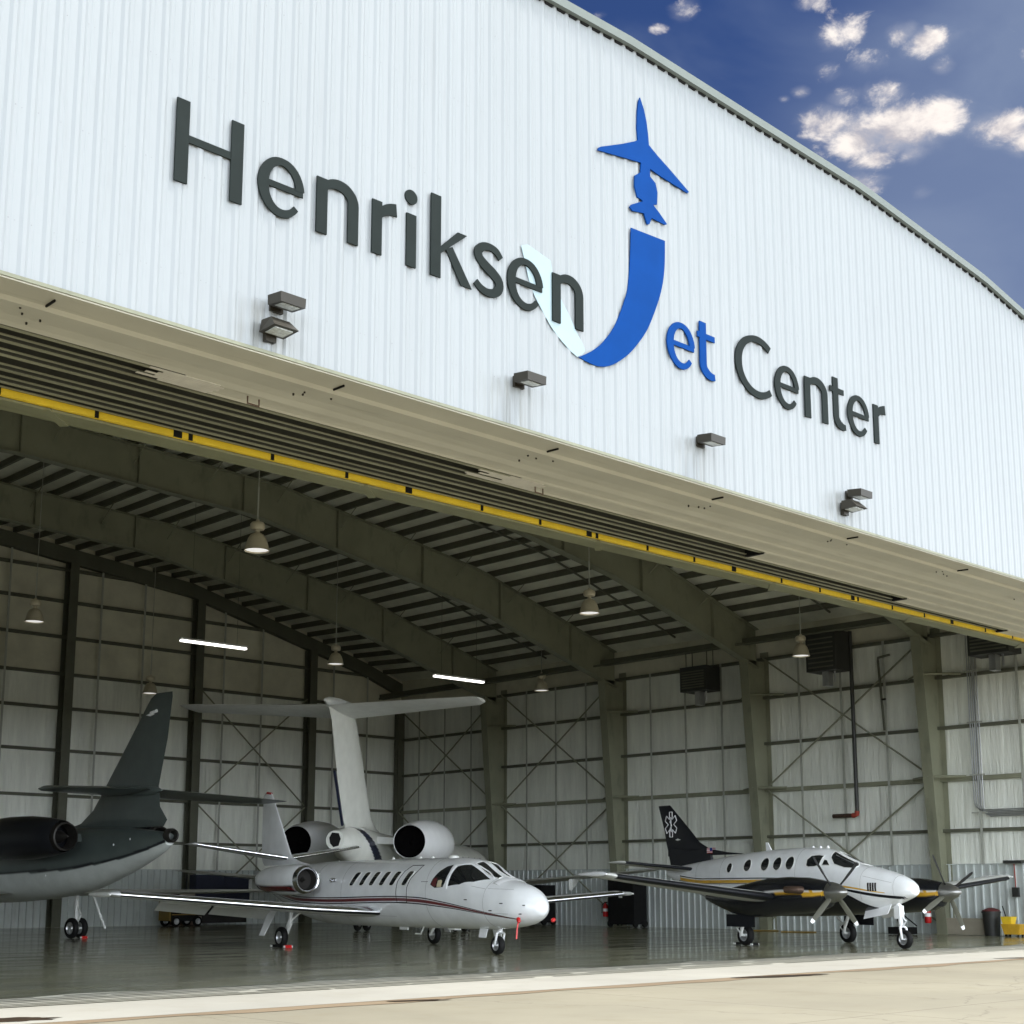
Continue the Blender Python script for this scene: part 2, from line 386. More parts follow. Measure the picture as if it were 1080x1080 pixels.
lo = snoise(vnode('MULTIPLY', D, (1,1,1.9)).outputs[0], 15, 6, .6, .5)
wisp = mapr(mnode('ADD', mnode('MULTIPLY', acc, .9), mnode('MULTIPLY', mnode('SUBTRACT', lo, .5), 1.6)), .20, 1.0, 0, .62)
blue = cmix(wisp, blue, (2.5,2.6,3.05))
shr = mnode('ADD', mnode('MULTIPLY', mnode('SUBTRACT', fb, .5), 1.7), mnode('MULTIPLY', mnode('SUBTRACT', lo, .5), .9))
shr = mnode('ADD', shr, mnode('MULTIPLY', mnode('SUBTRACT', fine, .5), .5))
dens = mnode('ADD', mnode('MULTIPLY', acc, .80), shr)
cmask = mapr(dens, .36, .86, 0, 1)
lit = mapr(mnode('ADD', mnode('MULTIPLY', fb, .55), mnode('MULTIPLY', snoise(vnode('ADD', D, tuple(SUN*.012)).outputs[0], 30, 8, .6), .45)), .40, .60, 0, 1)
ccol = cmix(lit, (2.8,2.65,2.85), (5.3,4.9,4.6))
blue = cmix(cmask, blue, ccol)
# bright overcast added out of view behind the camera to light facade and interior
front = mapr(vnode('DOT_PRODUCT', D, tuple(dirv(56,22))).outputs['Value'], .35, .86, 1, 0)
ov = snoise(vnode('MULTIPLY', D, (1,1,2)).outputs[0], 3.2, 6)
ovc = cmix(mapr(ov, .35, .65, 0, 1), (13.5,15.0,16.8), (18.0,18.8,19.4))
hor = mapr(vnode('DOT_PRODUCT', D, (0,0,1)).outputs['Value'], .0, .55, 1.95, .50)
hc = N.new('ShaderNodeCombineColor'); [L.new(hor, hc.inputs[k]) for k in range(3)]
ovc = cmix(1.0, ovc, hc.outputs[0], 'MULTIPLY')
col = cmix(front, blue, ovc)
L.new(col, bg.inputs['Color']); bg.inputs['Strength'].default_value = .1
SC.view_settings.view_transform = 'Standard'; SC.view_settings.look = 'None'; SC.view_settings.gamma = 1; SC.view_settings.exposure = 1.0
SC.cycles.max_bounces = 9; SC.cycles.diffuse_bounces = 6; SC.cycles.use_denoising = True

# ------------------------------------------------------------------ ground
FY = 16.44          # facade plane
XL, XR, YB = -9.6, 46.7, 57.5
def struct(name, mb, m): return tag(mb.build(name, m, sharp=0), kind='structure')
g = MB(); g.face([(-900,-900,0),(900,-900,0),(900,900,0),(-900,900,0)]); struct('apron', g, M['apron'])
g = MB(); g.face([(XL,19.15,.004),(XR,19.15,.004),(XR,YB,.004),(XL,YB,.004)]); struct('hangar_floor', g, M['floor'])
g = MB(); n = 120
xs = [XL+(XR-XL)*i/n for i in range(n+1)]
g.grid([[(x, 16.32, .008) for x in xs], [(x, 18.55, .008) for x in xs]]); struct('threshold_slab', g, M['strip'])
g = MB(); g.grid([[(x, 18.55, .008) for x in xs], [(x, 20.35+.12*math.sin(x*1.3)+.08*math.sin(x*3.1), .008) for x in xs]]); struct('rail_bed', g, M['railpale'])
g = MB()
for k, y in enumerate((18.62,18.86,19.08,19.38,19.62,19.92,20.18)):
    x = XL
    while x < XR:
        l = random.uniform(3,9); w = random.uniform(.05,.10)*(1 if k % 2 else 1.35)
        g.face([(x,y,.012),(min(x+l,XR),y,.012),(min(x+l,XR),y+w,.012),(x,y+w,.012)]); x += l+random.uniform(0,.5)
struct('floor_rails', g, M['rail'])
g = MB(); top = []; bot = []
for x in xs:
    top.append((x, 16.32, .006)); bot.append((x, 15.92+.10*math.sin(x*.9)+.07*math.sin(x*2.7+1), .006))
g.grid([bot, top]); struct('apron_joint', g, M['joint'])
def blotch(cx, cy, rx, ry, a, seed):
    r = random.Random(seed); pts = []
    for k in range(40):
        t = 2*PI*k/40; q = .75+.35*r.random()
        u, v = rx*q*math.cos(t), ry*q*math.sin(t); pts.append((cx+u*math.cos(a)-v*math.sin(a), cy+u*math.sin(a)+v*math.cos(a), .013))
    return pts
for i, (cx, cy, rx, ry) in enumerate(((21.8,15.95,1.15,.20),(7.6,17.0,.85,.36),(13.3,15.95,.5,.12),(31.6,16.4,.9,.16))):
    g = MB(); g.face(blotch(cx, cy, rx, ry, -.18 if i == 0 else -.3, i)); struct('rust_stain', g, M['stain'])

# ------------------------------------------------------------------ hangar
hg = empty('hangar', (18.6, 37, 0))
tag(hg, 'huge white corrugated aircraft hangar with its wide sliding door opening standing open', 'hangar')
def hp(name, mb, m, sharp=0, parent=hg, **k): return mb.build(name, m, parent, sharp=sharp, world=True, **k)
XC = 18.6
_rt = [(0,16.28),(9.9,15.80),(19.5,14.22),(28.2,11.55)]
_rb = [(0,14.98),(8.8,14.55),(19.3,12.67),(28.2,10.0)]
_rk = [(0,17.13),(7.6,16.92),(13.0,16.40),(20,15.12),(28.2,13.5)]
Rt = lambda d: lerp(d, _rt)
Rb = lambda d: lerp(d, _rb)
Rk = lambda d: lerp(d, _rk)
rtop = lambda x: Rt(abs(x-XC)); rbot = lambda x: Rb(abs(x-XC)); rake = lambda x: Rk(abs(x-XC))
_rd = [(0,16.75),(6.4,16.40),(15.5,15.42),(25.4,12.85),(28.2,11.85)]
rtopD = lambda x: lerp(abs(x-XC), _rd)
def roofz(x, y=30):
    t = max(0, min(1, (y-FR[-1])/(YB-FR[-1]))); return rtop(x)*(1-t)+rtopD(x)*t+.27
FR = [26.85,34.47,42.1,49.7]

# facade: ribbed sheet with screws
SOF = 8.96
g = MB(); P = .3048; x = XL; prof = []
while x < XR:
    for dx, dy in ((0,-.026),(.05,-.026),(.095,0),(.145,0),(.155,-.004),(.175,-.004),(.185,0),(.26,0)):
        if x+dx <= XR: prof.append((x+dx, FY+dy))
    x += P
g.grid([[(a, b, SOF) for a, b in prof], [(a, b, rake(a)) for a, b in prof]], flip=True)
for xx0, xx1 in ((XL, XL+.9), (XR-.9, XR)):
    pass
z = 9.75; row = 0
def screw(mb, x, y, z, r=.014):
    mb.face([(x+r*math.cos(k*PI/3), y, z+r*math.sin(k*PI/3)) for k in range(6)], 1)
while z < 17:
    k = 0; x = XL
    while x < XR:
        if rake(x)-.3 > z and random.random() < .85:
            screw(g, x+.115+P*.0, FY-.003, z+random.uniform(-.012,.012), random.uniform(.006,.011))
            if (k % 3) == 0: screw(g, x+.20, FY-.003, z-.01, .008)
        x += P; k += 1
    z += 1.52
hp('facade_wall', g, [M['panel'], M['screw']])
for a, b in ((XL, -8.6), (45.9, XR)):
    g = MB(); g.box(a, b, FY-.02, FY+.2, 0, SOF-.01); hp('door_jamb', g, M['panel'])
# rake trim following the gable edge
g = MB(); rings = []
for i in range(121):
    x = XL-.1+(XR-XL+.2)*i/120; zt = rake(x)
    rings.append([(x,FY-.13,zt-.05),(x,FY-.13,zt+.12),(x,FY-.10,zt+.14),(x,FY+.25,zt+.14),(x,FY+.25,zt+.10),(x,FY-.04,zt+.02),(x,FY-.04,zt-.05)])
g.loft(rings); hp('rake_trim', g, M['trim'], sharp=30)
g = MB(); x = XL
while x < XR-.3:
    z0, z1 = rake(x+.09)-.10, rake(x+.27)-.10
    g.hexa([(x+.09,FY-.03,z0+.02),(x+.27,FY-.03,z1+.02),(x+.27,FY-.002,z1+.02),(x+.09,FY-.002,z0+.02)],[(x+.07,FY-.05,z0+.06),(x+.29,FY-.05,z1+.06),(x+.29,FY-.002,z1+.06),(x+.07,FY-.002,z0+.06)]); x += P
hp('trim_shadow_strip', g, M['black'])  # dark scallops under the trim stand in for its shadow over the ribs
# roof skin and its liner seen from inside
g = MB(); rows = []
rx = [XL+(XR-XL)*i/90 for i in range(91)]
for o in (0,.12): g.grid([[(x, y, roofz(x,y)+o) for x in rx] for y in (16.6,FR[-1],YB+.3)])
hp('roof', g, M['deck'], sharp=30)
g = MB(); g.grid([[(x, 16.58, min(rake(x),roofz(x))-.3) for x in rx], [(x, 16.62, rake(x)) for x in rx]])
# parapet back of the facade
g = MB(); g.grid([[(x, FY+.2, SOF+.3) for x in rx], [(x, FY+.2, rake(x)+.05) for x in rx]]); hp('facade_backing', g, M['insul_dark'])

# soffit: beige strips stepping back to the right as the door tracks end
ends = [10.35, 17.6, 25.6, 32.4, 38.6]
ty = [17.80, 18.28, 18.80, 19.36, 19.86]
g = MB()
def strip(mb, x0, x1, pf, m=0):
    n = max(2, int((x1-x0)/1.5)); rows = []
    for i in range(n+1):
        x = x0+(x1-x0)*i/n; rows.append([(x, y, z) for y, z in pf])
    mb.grid(rows, m)
strip(g, XL, XR, [(FY-.06,SOF+.04),(FY-.06,SOF-.03),(FY+.02,SOF-.03),(FY+.05,SOF-.005),(16.98,SOF+.02),(17.02,SOF-.035),(17.5,SOF-.005),(17.70,SOF-.02),(17.80,SOF-.045)])
lim = ty[1:]+[20.28]
for k in range(5):
    a, b = ty[k], lim[k]
    zk = SOF-.045+.0*k; strip(g, ends[k], XR, [(a,zk),(a+.05,zk-.012),(a+.09,zk+.085),(b-.12,zk+.05),(b-.03,zk+.03),(b,zk)])
hp('soffit', g, M['soffit'], sharp=4)
g = MB()   # dark drip edge under the facade sheet
g.bar((XL,FY-.075,SOF+.015),(XR,FY-.075,SOF+.015),.02,.05); hp('drip_edge', g, M['olive'])
# seam cuts in the soffit
for x in (7.75,12.35,16.9,21.4,26.0,30.6,35.1,39.7):
    g = MB(); g.bar((x,FY+.22,SOF-.012),(x+.02,16.95,SOF+.004),.022,.03); hp('soffit_seam', g, M['black'])
    for q in range(4):
        a = x+random.uniform(-.5,.5); b = random.uniform(17.1,17.6); g = MB(); g.box(a,a+.022,b,b+.022,SOF-.045,SOF+.01); hp('bolt', g, M['bronze'])
# track ceiling, tracks, each a channel open downwards
g = MB(); g.box(XL,XR,17.75,20.45,SOF+.55,SOF+.59); hp('track_housing', g, M['heater'])  # dark colour deepens the shade above the tracks
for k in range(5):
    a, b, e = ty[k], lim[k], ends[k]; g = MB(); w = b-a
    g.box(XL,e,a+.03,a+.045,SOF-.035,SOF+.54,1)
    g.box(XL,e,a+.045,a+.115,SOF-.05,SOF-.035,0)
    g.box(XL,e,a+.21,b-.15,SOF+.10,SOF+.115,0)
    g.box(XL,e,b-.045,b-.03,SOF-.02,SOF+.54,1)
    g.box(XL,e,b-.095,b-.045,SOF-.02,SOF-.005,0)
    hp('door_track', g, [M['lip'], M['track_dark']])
    if k in (2,3,4):
        g = MB(); g.box(e-.06,e+.04,a+.05,b-.05,SOF-.07,SOF+.25,0); g.box(e+.04,e+.12,a+.0,b,SOF-.058,SOF-.045,1)
        hp('track_end_cap', g, [M['black'], M['soffit_white']])
    else:
        g = MB(); r = random.Random(k)   # flaking pale sheet at the track end
        for q in range(7):
            y0 = a+.02+(b-a-.04)*q/7; x0 = e-r.uniform(.1,1.2)*(1 if k else .55)
            g.box(x0, e+.75-r.uniform(0,.2), y0, y0+(b-a-.04)/7-.004, SOF-.058, SOF-.05)
        hp('flaking_soffit_patch', g, M['soffit_white'])
# stirrup brackets with rust edges hanging under the soffit
for bx, by in ((11.5,17.95),(18.15,18.5)):
    g = MB(); g.tube([(bx,by,SOF-.05),(bx,by,SOF-.16),(bx+.22,by+.02,SOF-.16),(bx+.22,by+.02,SOF-.05)], .014, 6); hp('rusty_bracket', g, M['brownbox'])
# yellow bumper bar with black joints, header beam behind it
g = MB(); g.box(XL,XR,20.28,20.36,8.845,8.955,0)
x = -8.0; k = 0
while x < XR:
    g.box(x,x+.16,20.276,20.30,8.843,8.957,1)
    if k % 2 == 0: g.box(x+.28,x+.36,20.276,20.30,8.843,8.957,1)
    g.box(x+1.9,x+1.97,20.276,20.30,8.843,8.957,1); g.box(x+3.5,x+3.57,20.276,20.30,8.843,8.957,1)
    x += 4.9; k += 1
hp('safety_bar', g, [M['yellow'], M['black']])
g = MB(); g.box(XL,XR,20.37,20.82,8.80,8.84); g.box(XL,XR,20.57,20.60,8.84,10.0); g.box(XL,XR,20.37,20.82,10.0,10.04)
for x in (3.2,9.42,15.6,21.8,28.0,34.2,40.4):
    g.bar((x,20.36,8.81),(x+.55,20.84,8.785),.14,.03)
hp('header_beam', g, M['olive_header'])
g = MB(); g.grid([[(x, 20.66, 9.6) for x in rx], [(x, 20.66, roofz(x)-.02) for x in rx]]); hp('header_wall', g, M['insul_dark'])

# frames: tapered columns and deep rafters
FR = [26.85,34.47,42.1,49.7]
def ibeam_column(side, y):
    g = MB(); s = side; xo = XR-.06 if s > 0 else XL+.06
    dpt = lambda z: .55+.85*z/10.6
    def X(z, inn): return xo-s*(dpt(z) if inn else 0)
    zs = [0.01, 10.5]
    a = [X(zs[0],1), X(zs[1],1)]
    g.hexa([(a[0],y-.012,zs[0]),(xo,y-.012,zs[0]),(xo,y+.012,zs[0]),(a[0],y+.012,zs[0])],[(a[1],y-.012,zs[1]),(xo,y-.012,zs[1]),(xo,y+.012,zs[1]),(a[1],y+.012,zs[1])])
    g.hexa([(a[0],y-.2,zs[0]),(a[0]+s*.03,y-.2,zs[0]),(a[0]+s*.03,y+.2,zs[0]),(a[0],y+.2,zs[0])],[(a[1],y-.2,zs[1]),(a[1]+s*.03,y-.2,zs[1]),(a[1]+s*.03,y+.2,zs[1]),(a[1],y+.2,zs[1])])
    g.box(xo-.015, xo+.015, y-.2, y+.2, .01, 10.9)
    g.box(min(a[0]-.1*s,xo+.0), max(a[0]-.1*s,xo), y-.24, y+.24, .006, .035)
    return g
for y in FR:
    for s in (1,-1): hp('column', ibeam_column(s, y), M['olive'])
    g = MB(); pts = [XL+.6+(XR-XL-1.2)*i/72 for i in range(73)]
    for p, q in zip(pts, pts[1:]):
        zb0, zb1, zt0, zt1 = rbot(p), rbot(q), rtop(p), rtop(q)
        g.face([(p,y-.012,zb0),(q,y-.012,zb1),(q,y-.012,zt1),(p,y-.012,zt0)]); g.face([(p,y+.012,zb0),(p,y+.012,zt0),(q,y+.012,zt1),(q,y+.012,zb1)])
        for za, zc in ((zb0-.03,zb1-.03),(zt0-.03,zt1-.03)):
            g.hexa([(p,y-.18,za),(q,y-.18,zc),(q,y+.18,zc),(p,y+.18,za)],[(p,y-.18,za+.03),(q,y-.18,zc+.03),(q,y+.18,zc+.03),(p,y+.18,za+.03)])
    x = XC-24.5
    while x < XC+25:       # web stiffeners and splice plates
        g.box(x-.012,x+.012,y-.15,y+.15,rbot(x)+.01,rtop(x)-.03); x += 4.1
    hp('rafter', g, M['olive'], sharp=30)
g = MB()                   # end frame: shallower rafter on the rear wall posts
pts = [XL+.2+(XR-XL-.4)*i/72 for i in range(73)]
for p, q in zip(pts, pts[1:]):
    g.hexa([(p,YB-.35,rtopD(p)-.66),(q,YB-.35,rtopD(q)-.66),(q,YB-.05,rtopD(q)-.66),(p,YB-.05,rtopD(p)-.66)],[(p,YB-.35,rtopD(p)-.02),(q,YB-.35,rtopD(q)-.02),(q,YB-.05,rtopD(q)-.02),(p,YB-.05,rtopD(p)-.02)])
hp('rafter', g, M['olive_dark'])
BX = [28.1,34.4,40.75]; BX += [2*XC-b for b in BX]+[21.75,15.45]
for x in BX:
    g = MB(); zt = rtopD(x)-.66
    g.box(x-.2,x+.2,YB-.62,YB-.59,.01,zt); g.box(x-.2,x+.2,YB-.13,YB-.1,.01,zt); g.box(x-.012,x+.012,YB-.59,YB-.13,.01,zt)
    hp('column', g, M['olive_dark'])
for x in (XL+.3, XR-.3):
    g = MB(); g.box(x-.2,x+.2,YB-.42,YB-.1,.01,11.0); hp('column', g, M['olive_dark'])
# purlins and bridging lines under the roof
x = XL+.9
while x < XR-.6:
    g = MB(); z = roofz(x)-.004
    for ya, yb in ((20.7,FR[-1]),(FR[-1],YB-.06)):
        za, zb = roofz(x,ya)-.008, roofz(x,yb)-.008
        for xa, xb, lo, hi in ((x-.035,x+.035,.231,0),(x+.035,x+.075,.231,.211)):
            g.hexa([(xa,ya,za-lo),(xb,ya,za-lo),(xb,yb,zb-lo),(xa,yb,zb-lo)],[(xa,ya,za-hi),(xb,ya,za-hi),(xb,yb,zb-hi),(xa,yb,zb-hi)])
    hp('purlin', g, M['purlin']); x += .95
bays = [20.7]+FR+[YB]
for a, b in zip(bays, bays[1:]):
    y = (a+b)/2; g = MB(); pts = [(XL+1+(XR-XL-2)*i/60, y, roofz(XL+1+(XR-XL-2)*i/60, y)-.27) for i in range(61)]
    g.tube(pts, .045, 5); hp('bridging_rod', g, M['olive_dark'], sharp=40)
for y in FR:
    x = XL+3.75
    while x < XR-2:       # each brace a V from the rafter's lower flange up to the purlins either side
        g = MB(); g.tube([(x,y-1.0,roofz(x)-.20),(x,y,rtop(x)-.62),(x,y+1.0,roofz(x)-.20)], .026, 4)
        hp('flange_brace', g, M['olive']); x += 2.85
# side and rear walls: liner panel below, white insulation, darker insulation on top
def ribs_x(x0, s, y0, y1, z0, z1):
    g = MB(); pr = []; y = y0
    while y < y1:
        for d, o in ((0,-.045),(.03,-.045),(.06,0),(.25,0),(.275,-.045)):
            if y+d <= y1: pr.append((x0+s*o*-1*-1, y+d))
        y += .3048
    g.grid([[(a, b, z0) for a, b in pr], [(a, b, z1) for a, b in pr]]); return g
WZ, DZ = 2.40, 10.66
for s, X0 in ((1, XR), (-1, XL)):
    g = MB(); ins = X0-s*.02
    n = 60; ys = [20.3+(YB-20.3)*i/n for i in range(n+1)]
    rows = [[(X0-s*(.02+.02*math.sin(y*2.2+z)), y, z) for y in ys] for z in (WZ,3.6,5.4,7.2,9.0,DZ)]
    g.grid(rows); g.grid([[(X0+s*.16, y, z) for y in ys] for z in (0,DZ)])
    hp('side_wall', g, M['insul'], sharp=60)
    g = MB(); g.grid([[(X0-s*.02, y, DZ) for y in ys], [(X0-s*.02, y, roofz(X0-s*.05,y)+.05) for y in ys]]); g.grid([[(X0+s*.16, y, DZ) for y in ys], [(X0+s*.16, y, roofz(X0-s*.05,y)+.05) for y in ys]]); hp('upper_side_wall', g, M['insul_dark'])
    pr = []; y = 20.35; g = MB()
    while y < YB-.1:
        for d, o in ((0,.055),(.03,.055),(.055,.005),(.255,.005),(.28,.055)):
            pr.append((X0-s*(.05+o), min(y+d, YB-.06)))
        y += .3048
    g.grid([[(a, b, .01) for a, b in pr], [(a, b, WZ) for a, b in pr]])
    g.box(min(X0-s*.12,X0), max(X0-s*.12,X0), 20.35, YB-.06, WZ, WZ+.03)
    hp('wainscot_panel', g, M['liner'])
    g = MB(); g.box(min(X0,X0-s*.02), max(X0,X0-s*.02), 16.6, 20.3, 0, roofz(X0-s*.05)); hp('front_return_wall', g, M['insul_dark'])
    for z in (3.64,5.46,7.28,9.10,10.66):
        g = MB(); th = .11 if z != 5.46 else .15
        g.box(min(X0-s*.04,X0-s*.25), max(X0-s*.04,X0-s*.25), 20.6, YB-.1, z-th, z)
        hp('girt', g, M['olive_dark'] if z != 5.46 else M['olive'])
    for a, b in zip([20.3]+FR, FR+[YB]):
        for t in (.27,.52,.77):
            y = a+(b-a)*t; g = MB(); g.box(min(X0-s*.255,X0-s*.27), max(X0-s*.255,X0-s*.27), y-.045, y+.045, WZ, DZ)
            hp('strap', g, M['strap'])
    for y in FR:
        for z in (5.46,9.10):    # flange brace running from the inner flange to the girt
            g = MB(); xi = X0-s*(.06+.55+.85*z/10.6); g.tube([(X0-s*.27,y-1.05,z-.01),(xi+s*.02,y,z),(X0-s*.27,y+1.05,z-.01)],.045,4); hp('flange_brace', g, M['olive'])
g = MB(); n = 90; xs2 = [XL+(XR-XL)*i/n for i in range(n+1)]
g.grid([[(x, YB+.01+.02*math.sin(x*2.1+z), z) for x in xs2] for z in (WZ,3.6,5.4,7.2,9.0,DZ)]); g.grid([[(x, YB+.2, z) for x in xs2] for z in (0,DZ)]); hp('rear_wall', g, M['insul'], sharp=60)
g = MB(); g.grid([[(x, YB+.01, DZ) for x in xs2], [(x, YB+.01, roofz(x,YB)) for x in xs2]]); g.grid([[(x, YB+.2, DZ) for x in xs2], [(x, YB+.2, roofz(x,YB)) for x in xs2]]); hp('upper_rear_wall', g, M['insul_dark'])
pr = []; x = XL+.1; g = MB()
while x < XR-.1:
    for d, o in ((0,.055),(.03,.055),(.055,.005),(.255,.005),(.28,.055)): pr.append((min(x+d,XR-.1), YB-.03-o))
    x += .3048
g.grid([[(a, b, .01) for a, b in pr], [(a, b, WZ) for a, b in pr]]); g.box(XL+.1,XR-.1,YB-.1,YB,WZ,WZ+.03); hp('wainscot_panel', g, M['liner'])
for z in (3.64,5.5,7.4,9.2,10.66,12.25,13.8,15.2):
    xa, xb = XL+.1, XR-.1
    while roofz(xa,YB) < z+.7: xa += .25
    while roofz(xb,YB) < z+.7: xb -= .25
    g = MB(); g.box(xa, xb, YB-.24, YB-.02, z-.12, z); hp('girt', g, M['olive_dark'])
x = XL+1.4
while x < XR-1:
    if min(abs(x-b) for b in BX) > .7:
        g = MB(); g.box(x-.045,x+.045,YB-.27,YB-.255,WZ,min(roofz(x,YB)-.9,16.4)); hp('strap', g, M['strap'])
    x += 2.1
# X bracing rods
def xbrace(p, q, r, s):
    g = MB(); g.tube([p, q], .034, 6); g.tube([r, s], .034, 6); hp('brace_rod', g, M['olive'], sharp=40)
for a, b in ((26.85,34.47),(42.1,49.7),(49.7,57.3)):
    for z0, z1 in ((.4,5.4),(5.5,10.6)):
        xbrace((XR-.42,a+.2,z0),(XR-.42,b-.2,z1),(XR-.36,a+.2,z1),(XR-.36,b-.2,z0))
for z0, z1 in ((.4,5.4),(5.5,10.6),):
    xbrace((34.6,YB-.45,z0),(40.5,YB-.45,z1),(34.6,YB-.38,z1),(40.5,YB-.38,z0))
# eave strut and pipe along the right eave
g = MB(); g.box(XR-1.5,XR-1.25,20.8,YB-.1,11.05,11.3); hp('eave_strut', g, M['olive_dark'])
g = MB(); g.tube([(XR-1.9,21,11.0),(XR-1.9,YB-.6,11.0)], .05, 8); hp('sprinkler_main', g, M['olive_dark'], sharp=40)

# ------------------------------------------------------------------ wall sign
sg = empty('wall_sign', (18.0, FY-.04, 11.08))
tag(sg, 'raised charcoal and blue lettering reading Henriksen Jet Center on the white facade', 'sign')
LB, LF = FY-.028, FY-.056
def stroke(pts, w):
    """centreline points, widths -> outline"""
    n = len(pts); ww = w if isinstance(w, (list, tuple)) else [w]*n; l, r = [], []
    for k in range(n):
        a = Vector(pts[max(k-1,0)]); b = Vector(pts[min(k+1,n-1)]); d = (b-a).normalized(); q = Vector((-d.y, d.x))*ww[k]/2
        l.append(tuple(Vector(pts[k])+q)); r.append(tuple(Vector(pts[k])-q))
    return l+r[::-1]
def arc(cx, cy, rx, ry, a0, a1, n=26): return [(cx+rx*math.cos(math.radians(a0+(a1-a0)*k/n)), cy+ry*math.sin(math.radians(a0+(a1-a0)*k/n))) for k in range(n+1)]
def letter(pieces, m, depth=0):
    g = MB()
    for k, pc in enumerate(pieces):
        off = .003*k
        g.prism(pc, lambda u, v, d: (u, d, v), LF+off, LB+.0005*k)
    g.build('letter', m, sg, sharp=30, world=True)
Z0 = 11.075
def L_e(x0, x1, m):
    w = x1-x0; zx = 12.0; cx, cz = (x0+x1)/2+.01, (Z0+zx)/2; rx, rz = w/2-.09, (zx-Z0)/2-.065
    a = arc(cx, cz, rx, rz, 6, 322, 40)
    ws = [lerp(6+316*k/40, [(0,.15),(60,.135),(90,.11),(180,.19),(250,.135),(322,.095)]) for k in range(41)]
    letter([stroke(a, ws), [(x0+.12,cz-.035),(x1-.028,cz-.035),(x1-.03,cz+.06),(x0+.12,cz+.06)]], m)
def L_n(x0, x1, m, sw=.195):
    zx = 11.95; a0 = x0+sw
    right = x1-sw/2; ctr = (x0+sw*.55+right)/2; rr = (right-(x0+sw*.55))/2
    pts = [(x0+sw*.55,11.70)]+arc(ctr, 11.70, rr, .235, 168, 0, 20)+[(right,Z0+.01)]
    ws = [.10]+[lerp(k, [(0,.10),(6,.14),(12,.18),(20,sw)]) for k in range(21)]+[sw]
    letter([[(x0,Z0),(x0+sw,Z0),(x0+sw,zx),(x0,zx)], stroke(pts, ws)], m)
def L_r(x0, x1, m, sw=.19):
    zx = 11.95
    pts = [(x0+sw*.6,11.66)]+arc(x1+.02, 11.62, x1-x0-sw*.6+.02, .285, 170, 95, 12)
    ws = [.08]+[lerp(k, [(0,.10),(6,.16),(12,.21)]) for k in range(13)]
    letter([[(x0,Z0),(x0+sw,Z0),(x0+sw,zx),(x0,zx)], stroke(pts, ws)], m)
def L_t(x0, x1, xs, m, sw=.19):
    pts = [(xs+sw/2,12.19),(xs+sw/2,11.36)]+arc(xs+sw/2+.27, 11.36, .27, .215, 180, 285, 14)
    ws = [sw,sw]+[lerp(k, [(0,sw),(7,.19),(14,.12)]) for k in range(15)]
    letter([stroke(pts, ws), [(x0,11.86),(x1-.08,11.86),(x1-.08,11.975),(x0,11.975)]], m)
C, B = M['char'], M['blue']
letter([[(9.215,11.04),(9.415,11.04),(9.415,12.265),(9.215,12.265)], [(10.095,11.04),(10.295,11.04),(10.295,12.265),(10.095,12.265)], [(9.42,11.66),(10.09,11.66),(10.09,11.77),(9.42,11.77)]], C)
L_e(10.54,11.36,C); L_n(11.575,12.35,C); L_r(12.61,13.10,C)
letter([[(13.285,Z0),(13.48,Z0),(13.48,11.95),(13.285,11.95)], arc(13.375,12.235,.125,.12,0,350,24)], C)
letter([[(13.785,Z0),(13.99,Z0),(13.99,12.46),(13.785,12.46)], [(13.98,11.60),(13.98,11.48),(14.14,11.62),(14.55,11.965),(14.35,11.965)], [(14.10,11.60),(14.43,11.08),(14.66,11.08),(14.24,11.68)]], C)
s_pts = [(15.30,11.80),(15.20,11.90),(15.05,11.935),(14.90,11.90),(14.80,11.80),(14.82,11.69),(14.95,11.59),(15.12,11.50),(15.25,11.40),(15.26,11.27),(15.16,11.165),(15.0,11.135),(14.85,11.17),(14.74,11.25)]
def smooth(pts, k=6):
    o = []; n = len(pts)
    for i in range(n-1):
        p0, p1, p2, p3 = (Vector(pts[max(0,min(n-1,i+q))]) for q in (-1,0,1,2))
        for j in range(k):
            t = j/k; o.append(tuple(.5*((2*p1)+(p2-p0)*t+(2*p0-5*p1+4*p2-p3)*t*t+(3*p1-p0-3*p2+p3)*t**3)))
    o.append(tuple(pts[-1])); return o
s_w = [.11,.13,.125,.14,.165,.17,.18,.19,.18,.17,.15,.13,.13,.12]; s_pts = smooth(s_pts); s_w = [lerp(i/6, list(enumerate(s_w))) for i in range(len(s_pts))]
letter([stroke(s_pts, s_w)], C)
0 and letter([stroke(s_pts, [.11,.13,.125,.14,.165,.17,.18,.19,.18,.17,.15,.13,.13,.12])], C)
L_e(15.44,16.29,C); L_n(16.51,17.27,C)
L_e(19.50,20.32,B); L_t(20.40,21.0,20.465,B)
cp = arc(22.27,11.725,.62,.575,50,310,44)
letter([stroke(cp, [lerp(k, [(0,.15),(10,.13),(22,.21),(34,.15),(44,.13)]) for k in range(45)])], C)
L_e(22.81,23.65,C); L_n(23.845,24.66,C); L_t(24.76,25.35,24.865,C); L_e(25.38,26.22,C); L_r(26.39,26.88,C)
jet = [(18.86,16.16),(18.97,15.94),(19.03,15.74),(19.07,15.5),(19.09,15.28),(19.34,15.15),(19.71,14.99),(20.24,14.74),(20.2,14.70),(19.74,14.74),(19.38,14.77),(19.11,14.81),(19.11,14.65),(19.26,14.57),(19.31,14.4),(19.29,14.15),(19.18,14.11),(19.36,14.0),(19.57,13.85),(19.51,13.82),(19.13,13.83),(19.07,13.69),(19.01,13.66),(18.92,13.85),(18.6,13.79),(18.52,13.84),(18.58,13.91),(18.89,14.08),(18.85,14.1),(18.74,14.11),(18.67,14.3),(18.68,14.52),(18.84,14.64),(18.86,14.84),(17.68,14.65),(17.71,14.71),(17.77,14.75),(18.32,15.01),(18.7,15.21),(18.78,15.27),(18.76,15.51),(18.78,15.86),(18.82,16.07)]
